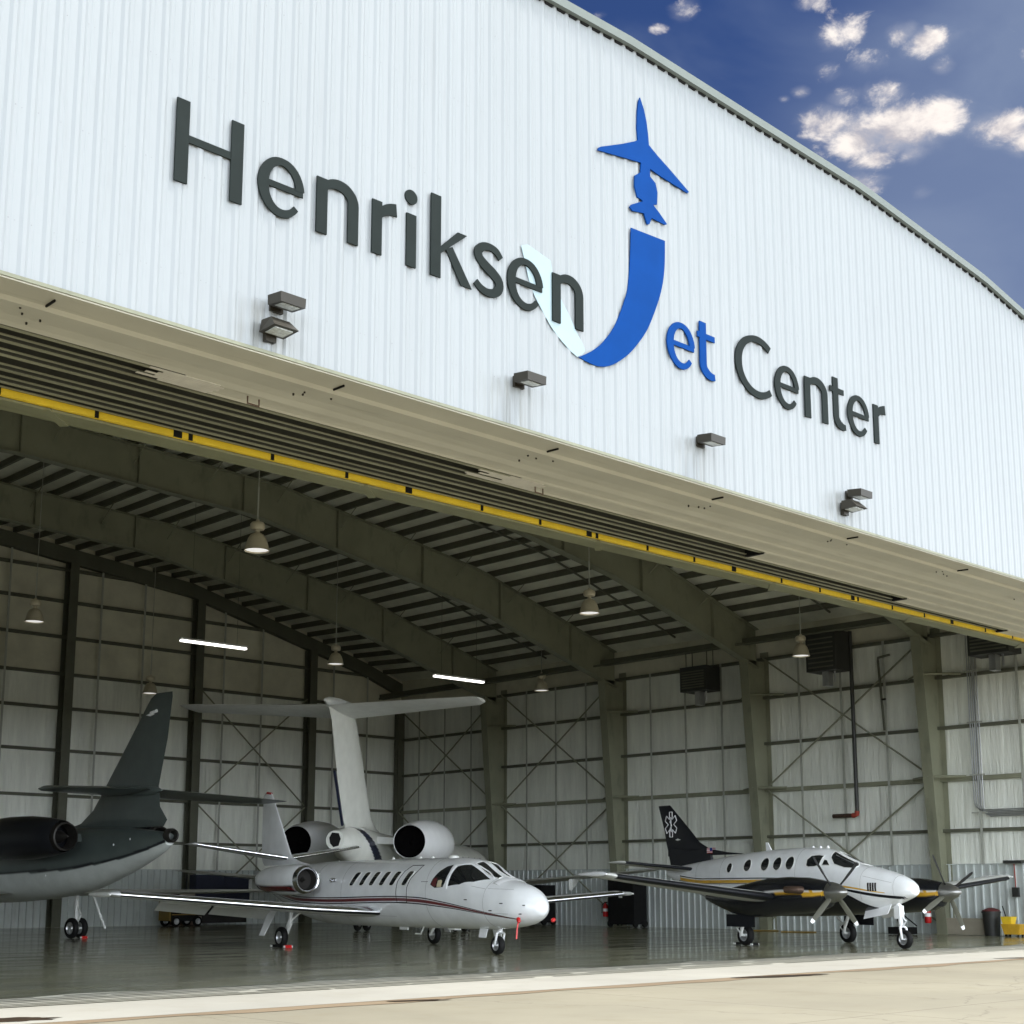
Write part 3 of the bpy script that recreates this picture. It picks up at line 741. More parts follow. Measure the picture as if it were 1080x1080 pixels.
J = [(18.56,13.45),(19.51,13.5),(19.48,12.93),(19.37,12.45),(19.15,11.94),(18.92,11.53),(18.58,11.12),(18.29,10.86),(17.97,10.65),(17.65,10.55),(17.34,10.56),(17.15,10.59),(17.47,10.78),(17.75,11.01),(18.07,11.4),(18.34,11.94),(18.46,12.31),(18.53,12.94)]
pale = [(15.79,12.21),(15.86,12.0),(16.02,11.54),(16.27,11.21),(16.56,10.91),(16.9,10.69),(17.13,10.59),(17.32,10.76),(17.12,11.04),(16.95,11.28),(16.76,11.51),(16.61,11.72),(16.53,11.98),(16.49,12.16),(15.94,12.28)]
J = [J[0]]+smooth(J[1:12],5)+smooth(J[11:]+[J[0]],5)[1:-1]; pale = smooth(pale[:7],5)+smooth(pale[6:14],5)[1:]+[pale[14]]
for nm, pl, m, f in (('aeroplane_emblem', jet, B, LF), ('swoosh_panel', J, B, LF+.01), ('pale_swoosh_panel', pale, M['pale'], LF+.035)):
    g = MB(); g.prism(pl, lambda u, v, d: (u, d, v), f, LB); g.build(nm, m, sg, sharp=30, world=True)

# ------------------------------------------------------------------ facade floodlights
def shoebox(x, z, label):
    t = empty('wall_floodlight', (x, FY-.04, z)); t.scale = (.86,.90,.84); tag(t, label, 'floodlight', 'floodlights along the facade')
    g = MB(); b = [(-.23,-.50,-.085),(.23,-.50,-.085),(.23,-.12,-.105),(-.23,-.12,-.105)]; tp = [(-.235,-.505,.125),(.235,-.505,.125),(.235,-.115,.105),(-.235,-.115,.105)]
    T = lambda q: [(x*1.05,y*.95,z*.82+(y+.1)*.16) for x, y, z in q]
    g.hexa(T(b), T(tp)); g.build('housing', M['bronze'], t, sharp=30)
    g = MB(); g.hexa([(-.17,-.42,-.140),(.17,-.42,-.140),(.17,-.2,-.105),(-.17,-.2,-.105)],[(-.17,-.42,-.11),(.17,-.42,-.11),(.17,-.2,-.075),(-.17,-.2,-.075)]); g.build('lens', M['lens_grey'], t)
    g = MB(); g.box(-.09,.09,-.14,.0,-.06,.05); g.box(-.13,.13,-.02,.035,-.12,.1); g.build('arm', M['bronze'], t)
    return t
def wedge(x, z, label):
    t = empty('wall_floodlight', (x, FY-.04, z)); t.scale = (.86,.90,.84); tag(t, label, 'floodlight', 'floodlights along the facade')
    g = MB(); b = [(-.24,-.48,-.08),(.24,-.48,-.08),(.24,-.06,-.10),(-.24,-.06,-.10)]; tp = [(-.18,-.30,.12),(.18,-.30,.12),(.20,-.06,.13),(-.20,-.06,.13)]
    g.hexa(b, tp); g.build('housing', M['bronze'], t, sharp=25)
    g = MB(); g.box(-.17,.17,-.41,-.13,-.106,-.084); g.build('lens', M['lens_grey'], t)
    g = MB(); g.box(-.10,.10,-.06,.035,-.20,.12); g.build('bracket', M['bronze'], t)
    return t
shoebox(10.93, 9.72, 'boxy bronze floodlight at the left, mounted just above a wedge shaped one')
wedge(10.83, 9.31, 'wedge shaped bronze floodlight below the first boxy one, under the letters enr')
shoebox(15.72, 9.78, 'single boxy bronze floodlight under the pale swoosh of the sign')
shoebox(20.42, 9.78, 'single boxy bronze floodlight under the blue letters et')
shoebox(25.32, 9.68, 'boxy bronze floodlight under the last letters of Center, upper of its pair')
wedge(25.12, 9.38, 'wedge shaped bronze floodlight under the last letters of Center, lower of its pair')

# ------------------------------------------------------------------ hanging lamps
def pendant():
    t = empty('pendant_lamp', (0,0,0))
    g = MB(); g.lathe([(.04,.47),(.10,.46),(.17,.42),(.235,.32),(.28,.18),(.315,.02),(.33,0),(.315,0),(.27,.17),(.2,.34),(.05,.43)], (0,0,0), n=28, caps=False); g.build('lamp_shade', M['shade'], t, sharp=50)
    g = MB(); g.lathe([(.30,.035),(.28,.03),(.0,-.005)], (0,0,0), n=28); g.build('lens', M['lens'], t, sharp=50)
    g = MB(); g.lathe([(.06,.45),(.06,.54),(.17,.56),(.19,.61),(.19,.70),(.15,.75),(.05,.77),(.04,.82)], (0,0,0), n=18); g.build('ballast', M['shade'], t, sharp=40)
    g = MB(); g.tube([(0,0,.80),(0,0,1.7)], .022, 6); g.build('stem', M['strap'], t)
    return t
def cord(t, top):
    g = MB(); g.tube([(0,0,1.7),(0,0,top)], .012, 5); return g.build('cord', M['strap'], t)
PL = [(20.1,30.7,10.1,'large pendant lamp hanging nearest the door header, above the white jet tail'),
      (32.5,30.7,10.1,'pendant lamp hanging below the ridge purlins, midway along the lit door bay'),
      (43.8,30.7,10.0,'pendant lamp hanging in front of the dark heater near the right wall'),
      (21.3,45.9,10.45,'pendant lamp hanging at the far left in front of the rear wall'),
      (33.9,45.9,10.35,'pendant lamp hanging above the fin top of the pale T tail jet'),
      (45.0,45.5,10.3,'pendant lamp hanging beside the right wall right of the lit tube'),
      (31.1,55.4,9.85,'small pendant lamp just behind the tip of the dark green fin')]
first = None
for x, y, z, lb in PL:
    if first is None: t = first = pendant(); 
    else:
        t = copy_tree(first)
    t.location = (x, y, z); tag(t, lb, 'lamp', 'pendant lamps under the hangar roof')
for o in [o for o in list(COL.objects) if o.name.startswith('pendant_lamp')]:
    cord(o, roofz(o.location.x)-.2-o.location.z)
def tube_light(x0, x1, y, z, label):
    t = empty('tube_light', ((x0+x1)/2, y, z)); tag(t, label, 'tube light', 'lit tube lights')
    h = (x1-x0)/2; g = MB(); g.box(-h,h,-.09,.09,.04,.11); g.build('housing', M['white'], t)
    for s in (-.05,.05):
        g = MB(); g.tube([(-h+.03,s,0),(-.02,s,0)], .036, 8); g.tube([(.02,s,0),(h-.03,s,0)], .036, 8); g.build('tube', M['lit_tube'], t, sharp=50)
    g = MB()
    for s in (-.7,.7): g.tube([(h*s,0,.11),(h*s,0,roofz(x0)-z-.2)], .008, 5)
    g.build('hanger', M['olive_dark'], t)
tube_light(26.95,29.8,46,10.5,'lit tube light hanging over the dark green tail')
tube_light(39.1,41.95,46,10.42,'lit tube light hanging above the right tip of the T tail')

# ------------------------------------------------------------------ aircraft kit
def spow(c, e): return math.copysign(abs(c)**e, c)
class Fus:
    def __init__(s, top, bot, wid, mid=None, n=2.2):
        s.top, s.bot, s.wid = Pchip(top), Pchip(bot), Pchip(wid); s.n = n
        s.mid = Pchip(mid) if mid else None; s.x0, s.x1 = top[0][0], top[-1][0]
    def zc(s, x):
        return s.mid(x) if s.mid else (s.top(x)+s.bot(x))/2
    def pt(s, x, th, off=0):
        if off:
            e = .01; p = s.pt(x, th); a = s.pt(min(x+e,s.x1), th)-s.pt(max(x-e,s.x0), th); b = s.pt(x, th+e)-s.pt(x, th-e)
            nn = b.cross(a); nn.normalize()
            c = Vector((x, 0, s.zc(x)))
            if nn.dot(p-c) < 0: nn = -nn
            return p+nn*off
        zc = s.zc(x); sn = math.sin(th); e = 2/s.n
        h = s.top(x)-zc if sn >= 0 else zc-s.bot(x)
        return Vector((x, s.wid(x)*spow(math.cos(th), e), zc+h*spow(sn, e)))
    def th(s, x, z):
        zc = s.zc(x); h = s.top(x)-zc if z >= zc else zc-s.bot(x); t = max(-1, min(1, (z-zc)/h))
        return math.asin(spow(t, s.n/2))
    def mesh(s, name, m, parent, paint, nx=150, nt=96):
        g = MB(); rings = []; X = []
        for i in range(nx+1):
            u = i/nx; u = .5*u+.5*(u*u*(3-2*u)); X.append(s.x0+(s.x1-s.x0)*u)
        for x in X: rings.append([s.pt(x, 2*PI*j/nt) for j in range(nt)])
        g.loft(rings)
        cols = [paint(*v) for v in g.v]
        return g.build(name, m, parent, sharp=50, colors=cols)
def inside(p, poly):
    x, y = p; c = False; n = len(poly)
    for i in range(n):
        x1, y1 = poly[i]; x2, y2 = poly[(i+1) % n]
        if (y1 > y) != (y2 > y) and x < (x2-x1)*(y-y1)/(y2-y1)+x1: c = not c
    return c
def patch(fus, poly, name, m, parent, off=.006, side=1, d=.06, xz=True, sharp=60, out=False, frame=None):
    """poly in (x, z) on one side, or (x, theta)"""
    R = .8
    pl = []
    for x, q in poly: pl.append((x, (fus.th(x, q) if xz else q)*R))
    bd = []
    for i in range(len(pl)):
        a, b = Vector(pl[i]), Vector(pl[(i+1) % len(pl)]); k = max(1, int((b-a).length/d))
        bd += [tuple(a+(b-a)*j/k) for j in range(k)]
    x0, x1 = min(p[0] for p in bd), max(p[0] for p in bd); y0, y1 = min(p[1] for p in bd), max(p[1] for p in bd)
    ins = []; y = y0+d*.5
    while y < y1:
        x = x0+d*.5
        while x < x1:
            if inside((x, y), bd) and min((x-a)**2+(y-b)**2 for a, b in bd) > (d*.45)**2: ins.append((x, y))
            x += d
        y += d
    vs = [Vector(p) for p in bd+ins]; nb = len(bd)
    r = delaunay_2d_cdt(vs, [(i, (i+1) % nb) for i in range(nb)], [list(range(nb))], 1, 1e-6)
    g = MB(); V = r[0]; n = len(V)
    def P(p, o):
        th = p[1]/R; q = fus.pt(p[0], th, o); return (q.x, q.y*side, q.z)
    g.v = [P(p, off) for p in V]; g.f = [tuple(f) for f in r[2]]; g.m = [0]*len(g.f)
    ring = [P(p, off) for p in bd]; ring2 = [P(p, -.01) for p in bd]
    g.grid([ring, ring2], closed=True)
    ob = g.build(name, m, parent, sharp=sharp, fixn=True)
    if frame:
        k = MB(); k.tube([P(p, off) for p in bd]+[P(bd[0], off), P(bd[1], off)], .013, 5); k.build('window_frame', frame, ob, sharp=60)
    if out: return ob, ring
    return ob
def band(fus, pts, name, m, parent, off=.004, sides=(1,-1), d=.08, rows=4):
    """pts: (x, zlow, zhigh) along the fuselage side"""
    lo, hi = Pchip([(p[0], p[1]) for p in pts]), Pchip([(p[0], p[2]) for p in pts]); x0, x1 = pts[0][0], pts[-1][0]; n = max(2, int((x1-x0)/d))
    for s in sides:
        g = MB(); R_ = []
        for i in range(n+1):
            x = x0+(x1-x0)*i/n; a, b = fus.th(x, lo(x)), fus.th(x, hi(x)); r = []
            for k in range(rows+1):
                q = fus.pt(x, a+(b-a)*k/rows, off); r.append((q.x, q.y*s, q.z))
            R_.append(r)
        g.grid(R_); g.build(name, m, parent, sharp=60)
def seam_ring(fus, x, parent, a0=-100, a1=100, r=.0035):
    P = [fus.pt(x, math.radians(90+a), .002) for a in range(int(a0), int(a1)+1, 5)]
    g = MB(); g.tube(P, r, 4); return g.build('panel_seam', M['seam'], parent, sharp=60)
def ell(cx, cz, rx, rz, n=22, sk=0): return [(cx+rx*math.cos(2*PI*k/n)+sk*math.sin(2*PI*k/n), cz+rz*math.sin(2*PI*k/n)) for k in range(n)]
def curve_on(fus, pts, name, m, parent, r=.008, side=1, off=.004, d=.08):
    P = []
    for (xa, za), (xb, zb) in zip(pts, pts[1:]):
        k = max(1, int(math.hypot(xb-xa, zb-za)/d))
        for j in range(k): P.append((xa+(xb-xa)*j/k, za+(zb-za)*j/k))
    P.append(pts[-1]); Q = []
    for x, z in P:
        q = fus.pt(x, fus.th(x, z), off); Q.append((q.x, q.y*side, q.z))
    g = MB(); g.tube(Q, r, 5); return g.build(name, m, parent, sharp=60)
def foil(t):
    """closed aerofoil, t in 0..1 around: upper TE -> LE -> lower TE; returns (x/c, y/c for unit thickness)"""
    up = t < .5; u = abs(t-.5)*2; x = u*u*(3-2*u)*.35+u*u*.65
    y = 4.6*(.2969*math.sqrt(x)-.126*x-.3516*x*x+.2843*x**3-.1015*x**4)
    return x, (y if up else -y*.8)
def surface(st, name, m, parent, vertical=False, n=36, paint=None, t0=0, t1=1, grow=0, caps=True):
    """st: (xle, span y, z, chord, thickness)"""
    g = MB(); rings = []
    for xl, y, z, c, th in st:
        r = []
        for k in range(n):
            t = t0+(t1-t0)*(k/(n if t1-t0 >= 1 else n-1)); fx, fy = foil(t)
            if vertical: r.append((xl+fx*c-grow, y+(fy*th*(1)+math.copysign(grow, fy))*1, z))
            else: r.append((xl+fx*c-grow, y, z+fy*th+math.copysign(grow, fy if abs(fy) > 1e-4 else 1)))
        rings.append(r)
    if t1-t0 >= 1: g.loft(rings)
    else: g.grid(rings)
    if paint:
        return g.build(name, m, parent, sharp=50, colors=[paint(*v) for v in g.v])
    return g.build(name, m, parent, sharp=50)
def dense(st, k=14):
    o = []
    for a, b in zip(st, st[1:]):
        for j in range(k): o.append(tuple(p+(q-p)*j/k for p, q in zip(a, b)))
    o.append(st[-1]); return o
def mir(st): return [(a, -b, c, d, e) for a, b, c, d, e in st]
def wheel(parent, x, y, r, w, tyre=None, name='wheel'):
    t = empty(name, (x, y, r)); t.parent = parent
    g = MB(); h = w/2
    g.lathe([(r*.58,-h*.86),(r*.70,-h),(r*.88,-h*.95),(r*.97,-h*.6),(r,0),(r*.97,h*.6),(r*.88,h*.95),(r*.70,h),(r*.58,h*.86)], (0,0,0), (0,1,0), 28, caps=False); g.build('tyre', M['black'], t, sharp=60)
    g = MB(); g.lathe([(.02,-h*.5),(r*.22,-h*.62),(r*.28,-h*.35),(r*.5,-h*.45),(r*.60,-h*.88),(r*.60,h*.88),(r*.5,h*.45),(r*.28,h*.35),(r*.22,h*.62),(.02,h*.5)], (0,0,0), (0,1,0), 24)
    for k in range(8):
        a = 2*PI*k/8
        for s in (-1,1): g.lathe([(r*.07,0),(r*.05,.015*s)], (math.cos(a)*r*.4, s*h*.42, math.sin(a)*r*.4), (0,1,0), 8)
    g.build('hub', M['steel'], t, sharp=35); return t
def nacelle(parent, prof, o, m, name='engine_nacelle', n=40, paint=None, caps=False):
    g = MB(); rings = []
    for r, x in prof: rings.append([(o[0]+x, o[1]+r*math.cos(2*PI*j/n), o[2]+r*math.sin(2*PI*j/n)) for j in range(n)])
    g.loft(rings, caps=caps)
    return g.build(name, m, parent, sharp=40, colors=[paint(*v) for v in g.v] if paint else None)
def plane(name, x, y, ang, label, cat='aircraft'):
    t = empty(name, (x, y, 0), math.radians(ang+90)); tag(t, label, cat); return t
def mixc(a, b, t): return tuple(p+(q-p)*t for p, q in zip(a, b))

WHT = (.82,.84,.85); BLK = (.010,.011,.014); BUR = (.13,.010,.014); GLD = (.60,.34,.025)
#=====================================================================  white twin jet with burgundy stripes
cj = plane('business_jet', 23.95, 24.37, -8.3, 'white twin engine business jet with burgundy cheat line parked nose out at the centre')
F = Fus([(-.22,1.12),(-.20,1.20),(-.12,1.31),(.05,1.45),(.4,1.62),(.9,1.745),(1.3,1.84),(1.6,1.95),(2.1,2.19),(2.5,2.28),(3.2,2.335),(4.6,2.345),(7.5,2.345),(9.5,2.34),(11.3,2.29),(12.6,2.25),(13.6,2.12),(14.3,1.95),(14.62,1.86)],
        [(-.22,1.06),(-.20,1.0),(-.12,.92),(.05,.82),(.4,.71),(1.0,.635),(1.8,.59),(2.8,.58),(8.5,.56),(10,.60),(11.4,.78),(12.6,1.06),(13.6,1.36),(14.3,1.60),(14.62,1.72)],
        [(-.22,.04),(-.20,.12),(-.12,.22),(.05,.37),(.4,.55),(1.0,.67),(1.7,.745),(2.4,.79),(3.2,.82),(4.0,.83),(9.2,.83),(10.6,.78),(11.8,.62),(12.8,.44),(13.8,.24),(14.3,.14),(14.62,.05)], n=2.15)
zs = Pchip([(.25,.86),(.9,.95),(1.8,1.06),(3,1.19),(4.1,1.27),(5.2,1.29),(9,1.24),(10.5,1.26),(12,1.38),(14.6,1.78)])
def cjp(x, y, z):
    if x > 13.3 and z < zs(x)-.12: return BUR
    return WHT
F.mesh('fuselage', M['p_white'], cj, cjp, 200, 120)
kx = [.28+.35*i for i in range(36)]; kk = lambda x: min(1, (x-.2)/3.4)
band(F, [(x, zs(x)-.036*kk(x)-.003, zs(x)+.036*kk(x)+.003) for x in kx], 'burgundy_stripe', M['burg'], cj)
band(F, [(x, zs(x)+.062*kk(x), zs(x)+.062*kk(x)+.008+.020*kk(x)) for x in kx], 'black_stripe', M['blackpaint'], cj)
band(F, [(x, zs(x)-.062*kk(x)-.008-.020*kk(x), zs(x)-.062*kk(x)) for x in kx], 'black_stripe', M['blackpaint'], cj)
GC = mat('tinted_cabin_glass', (.012,.014,.016), .05, spec=.9, var=.1)
for x in (1.25,3.62,8.0,9.6,11.2,12.6): seam_ring(F, x, cj, -170, 170)
for zz in (1.0,1.56): curve_on(F, [(.45,zz-.02),(1.2,zz)], 'panel_seam', M['seam'], cj, .0035, 1, .002)
curve_on(F, [(1.25,1.55),(1.75,1.62)], 'panel_seam', M['seam'], cj, .0035, 1, .002); curve_on(F, [(5.3,.86),(6.3,.86)], 'panel_seam', M['seam'], cj, .0035, 1, .002)
for k in range(7): curve_on(F, [(3.86-.045*k,1.735),(3.84-.045*k,1.735)], 'placard', M['darkint'], cj, .009, 1, .001)
for i in range(6):                                            # slanted oval cabin windows, both sides
    xc = 7.36-.532*i-(.09 if i == 5 else 0)
    pl = [(xc-.24,2.0),(xc-.06,2.005),(xc+.02,1.97),(xc+.20,1.68),(xc+.16,1.64),(xc+.02,1.64),(xc-.05,1.68),(xc-.25,1.95)]
    for s in (1,-1): patch(F, pl, 'cabin_window', GC, cj, .008, s, .06, frame=M['offwhite'])
for s in (1,):
    curve_on(F, [(5.02,1.22),(5.06,1.45),(5.03,1.75),(4.86,2.0),(4.66,2.15),(4.12,2.15),(4.22,2.0),(4.42,1.8),(4.52,1.6),(4.54,1.22),(5.02,1.22)], 'door_outline', M['darkint'], cj, .010, s, .002)
# cockpit glazing: side window, rear quarter and two windscreen panes, see-through into a small flight deck
gl = bpy.data.materials.new('cockpit_glass'); gl.use_nodes = True
b = gl.node_tree.nodes['Principled BSDF']; b.inputs['Base Color'].default_value = (.10,.10,.09,1); b.inputs['Roughness'].default_value = .04; b.inputs['Specular IOR Level'].default_value = .7
for s in (1,-1):
    patch(F, [(3.42,1.66),(3.36,1.80),(3.18,1.98),(2.98,2.10),(2.80,2.14),(2.76,1.95),(2.80,1.72),(2.86,1.60),(3.20,1.58)], 'cockpit_window', GC, cj, .007, s, .05)
    patch(F, [(2.64,1.62),(2.62,1.9),(2.58,2.10),(2.2,2.13),(2.0,2.06),(1.7,1.92),(1.38,1.78),(1.75,1.72),(2.2,1.66)], 'cockpit_window', GC, cj, .007, s, .05)
    patch(F, [(2.14,1.22),(2.18,1.5),(1.7,1.5),(1.30,1.47),(1.24,1.24),(1.5,1.17),(1.85,1.17)], 'windscreen', GC, cj, .007, s, .05, xz=False, frame=M['offwhite'])
    curve_on(F, [(2.70,1.56),(2.68,1.9),(2.66,2.12),(2.2,2.165),(1.96,2.09),(1.66,1.95),(1.34,1.80)], 'window_frame', M['white'], cj, .022, s, .004)
for s in (1,):   # seat backs showing in the quarter window
    patch(F, [(3.12,1.60),(3.10,1.76),(2.97,1.78),(2.92,1.74),(2.93,1.60)], 'seat_back', M['seat'], cj, .010, s, .05)
    patch(F, [(3.38,1.68),(3.30,1.82),(3.16,1.82),(3.16,1.62),(3.3,1.62)], 'headrest', M['mar'], cj, .010, s, .05)
g = MB(); g.loft([[F.pt(x, math.radians(a), o) for a in (50,60,70,80,90,100,110,120,130)]+[F.pt(x, math.radians(a), -.02) for a in (130,120,110,100,90,80,70,60,50)] for x, o in ((.95,.0),(1.08,.035),(1.2,.0))]); g.build('windscreen_bleed_duct', M['white'], cj, sharp=50)
wst = [(6.05,.55,.95,2.5,.34),(6.25,1.9,1.01,2.2,.31),(6.3,2.6,1.05,2.1,.29),(6.2,7.7,1.42,1.25,.19),(6.35,7.95,1.44,.95,.07)]
for s in (1,-1):
    st = wst if s > 0 else mir(wst)
    surface(dense(st, 4), 'wing', M['white'], cj, n=44)
    surface(dense(st[:4], 6), 'deice_boot', M['blackpaint'], cj, t0=.515, t1=.585, n=12, grow=.006)
    surface(dense(st[:4], 6), 'polished_leading_edge', M['chrome'], cj, t0=.38, t1=.513, n=12, grow=.005)
    g = MB(); g.lathe([(.02,-.5),(.055,-.35),(.065,0),(.055,.5),(.02,.95)], (6.6,8.0*s,1.42), (1,0,0), 14); g.build('wingtip_light', M['offwhite'], cj, sharp=40)
    for ya, yb in ((2.75,4.5),(4.6,6.1)):        # lowered flaps
        xa, xb = lerp(ya, [(2.6,8.42),(7.7,7.45)]), lerp(yb, [(2.6,8.42),(7.7,7.45)]); za, zb = lerp(ya, [(2.6,1.02),(7.7,1.38)]), lerp(yb, [(2.6,1.02),(7.7,1.38)])
        g = MB(); g.hexa([(xa,ya*s,za-.06),(xb,yb*s,zb-.06),(xb+.38,yb*s,zb-.25),(xa+.42,ya*s,za-.28)],[(xa,ya*s,za-.01),(xb,yb*s,zb-.01),(xb+.38,yb*s,zb-.235),(xa+.42,ya*s,za-.265)]); g.build('flap', M['grey'], cj)
ft = [(11.35,0,2.28,3.2,.08),(12.0,0,2.36,2.66,.11),(12.65,0,2.50,2.12,.14),(13.35,0,3.45,1.45,.12),(14.10,0,4.45,.66,.07),(14.2,0,4.56,.45,.03)]
surface(dense(ft, 6), 'tail_fin', M['p_white'], cj, vertical=True, paint=lambda x, y, z: WHT)
g = MB(); g.tube([(14.2,0,4.52),(14.5,0,4.56)], .04, 8); g.build('beacon', M['red'], cj, sharp=50)
hs = [(12.75,.10,2.50,1.5,.20),(13.42,2.75,2.88,.85,.12),(13.5,2.87,2.89,.65,.05)]
for s in (1,-1):
    st = hs if s > 0 else mir(hs)
    surface(dense(st, 5), 'tailplane', M['white'], cj); surface(dense(st[:2], 5), 'tailplane_boot', M['blackpaint'], cj, t0=.51, t1=.60, n=8, grow=.005)
    surface(dense(st[:2], 5), 'polished_leading_edge', M['chrome'], cj, t0=.40, t1=.508, n=8, grow=.005)
    y = 1.40*s
    def np_(x, y2, z): return BUR if (z < 1.62 and z > 1.52 and x > 9.2) else (BLK if (1.62 <= z < 1.66 or 1.47 < z <= 1.52) and x > 9.2 else WHT)
    nacelle(cj, [(.30,.02),(.335,.10),(.40,.30),(.43,.7),(.435,1.3),(.41,1.9),(.36,2.4),(.29,2.75),(.27,2.78),(.25,2.6),(.01,2.55)], (8.9,y,1.81), M['p_white'], paint=np_)
    g = MB(); pr = [(.385,.16),(.375,.06),(.345,-.03),(.315,-.02),(.30,.06)]
    g.lathe(pr, (8.9,y,1.81), (1,0,0), 36, caps=False); g.build('intake_ring', M['chrome'], cj, sharp=60)
    g = MB(); g.lathe([(.305,.05),(.29,.35),(.05,.36),(.07,.30),(.0,.12)], (8.9,y,1.81), (1,0,0), 30, caps=False); g.build('fan', M['darkint'], cj, sharp=40)
    g = MB(); g.hexa([(9.3,.55*s,1.86),(11.6,.45*s,1.86),(11.4,1.1*s,1.80),(9.5,1.1*s,1.80)],[(9.5,.55*s,2.02),(11.5,.45*s,2.02),(11.3,1.1*s,1.93),(9.6,1.1*s,1.93)]); g.build('pylon', M['white'], cj, sharp=30)
    # main gear
    gx, gy = 8.35, 2.42*s
    wheel(cj, gx, gy, .28, .17)
    g = MB(); g.tube([(gx-.30,gy-.12*s,1.0),(gx-.28,gy-.12*s,.62)], .055, 8); g.tube([(gx-.30,gy-.12*s,.66),(gx,gy-.12*s,.28)], .05, 8); g.tube([(gx-.28,gy-.12*s,.8),(gx+.05,gy-.12*s,.40)], .03, 8); g.tube([(gx,gy-.12*s,.28),(gx,gy,.28)], .04, 8)
    g.tube([(gx-.6,gy-.3*s,.98),(gx-.28,gy-.12*s,.7)], .025, 6); g.build('main_gear_strut', M['offwhite'], cj, sharp=40)
    g = MB(); g.hexa([(gx-.25,gy+.28*s,.98),(gx+.22,gy+.28*s,.98),(gx+.22,gy+.30*s,.96),(gx-.25,gy+.30*s,.96)],[(gx-.05,gy+.52*s,.33),(gx+.25,gy+.52*s,.33),(gx+.25,gy+.54*s,.33),(gx-.05,gy+.54*s,.33)]); g.build('gear_door', M['white'], cj)
wheel(cj, 1.6, .02, .225, .16)
g = MB(); g.tube([(1.5,0,.75),(1.52,0,.56)], .05, 10); g.tube([(1.52,.0,.56),(1.5,.12,.50),(1.58,.12,.225),(1.6,.02,.225)], .03, 8); g.tube([(1.52,0,.56),(1.5,-.10,.50),(1.58,-.10,.225),(1.6,0,.225)], .03, 8)
g.tube([(1.35,0,.48),(1.42,0,.52),(1.6,0,.50),(1.75,0,.42)], .025, 6); g.build('nose_gear_strut', M['white'], cj, sharp=40)
g = MB(); g.hexa([(1.78,.16,.66),(2.12,.16,.66),(2.12,.18,.66),(1.78,.18,.66)],[(1.80,.22,.40),(2.10,.22,.40),(2.10,.24,.40),(1.80,.24,.40)]); g.hexa([(1.78,-.18,.66),(2.12,-.18,.66),(2.12,-.16,.66),(1.78,-.16,.66)],[(1.80,-.24,.40),(2.10,-.24,.40),(2.10,-.22,.40),(1.80,-.22,.40)]); g.build('nose_gear_door', M['white'], cj)
g = MB(); g.tube([(4.6,.25,.60),(4.75,.25,.42),(5.0,.25,.42)], .02, 6); g.build('drain_mast', M['offwhite'], cj)
for q in ((5.6,6.0,.1,.14,.50,.60),(3.4,3.7,-.1,.1,.54,.585)):
    g = MB(); g.box(*q); g.build('belly_antenna', M['offwhite'], cj)
g = MB(); g.lathe([(.14,0),(.13,.04),(.08,.07),(.0,.08)], (3.6,0,2.33), (0,0,1), 16); g.lathe([(.05,0),(.03,.05),(0,.06)], (5.2,0,2.34), (0,0,1), 10); g.lathe([(.05,0),(.03,.05),(0,.06)], (4.6,0,2.34), (0,0,1), 10); g.lathe([(.05,0),(.03,.05),(0,.06)], (6.6,0,2.34), (0,0,1), 10); g.build('roof_antenna', M['offwhite'], cj, sharp=40)
g = MB(); g.lathe([(.03,-.12),(.06,0),(.06,.14)], (8.35,.87,1.80), (1,0,0), 10); g.build('air_scoop', M['chrome'], cj, sharp=40)
for x, z in ((.05,1.18),(.62,1.22),(1.0,1.05),(1.9,1.30),(.15,.98)):
    q = F.pt(x, F.th(x, z)); g = MB(); g.tube([(q.x-.05,q.y+.004,q.z),(q.x+.05,q.y+.012,q.z)], .012, 5); g.build('probe', M['darkint'], cj)
for o, nx_, ny_ in ((.72,.50,.30),(-.05,-.02,-.02)): pass
# red probe covers, one with its streamer
a = math.radians(-8.3); hv = Vector((math.sin(a), -math.cos(a), 0)); rv = Vector((hv.y, -hv.x, 0))
def cjw(x, y, z): return Vector((23.95,24.37,0))-hv*x+rv*y+Vector((0,0,z))
t = empty('probe_cover', cjw(.12,.46,.84)); tag(t, 'red probe cover with a long streamer hanging under the white jet nose', 'probe cover')
g = MB(); g.lathe([(.02,-.07),(.05,-.03),(.05,.05),(.02,.08)], (0,0,0), (.3,.5,.6), 10); g.build('cover', M['red'], t, sharp=40)
g = MB(); q = [(-.01,0,-.05),(-.06,-.02,-.2),(-.11,-.05,-.42)]; g.grid([[(x-.025,y,z) for x, y, z in q], [(x+.025,y+.006,z) for x, y, z in q]]); g.grid([[(x-.025,y+.004,z) for x, y, z in q], [(x+.025,y+.010,z) for x, y, z in q]]); g.build('streamer', M['red'], t)
t = MB(); t.lathe([(.02,-.08),(.05,-.03),(.045,.05),(.02,.08)], (0,0,0), (.8,.3,.2), 10); o = t.build('probe_cover', M['red'], sharp=40); o.location = cjw(-.12,-.36,.84); tag(o, 'red probe cover without streamer on the far side of the white jet nose', 'probe cover')

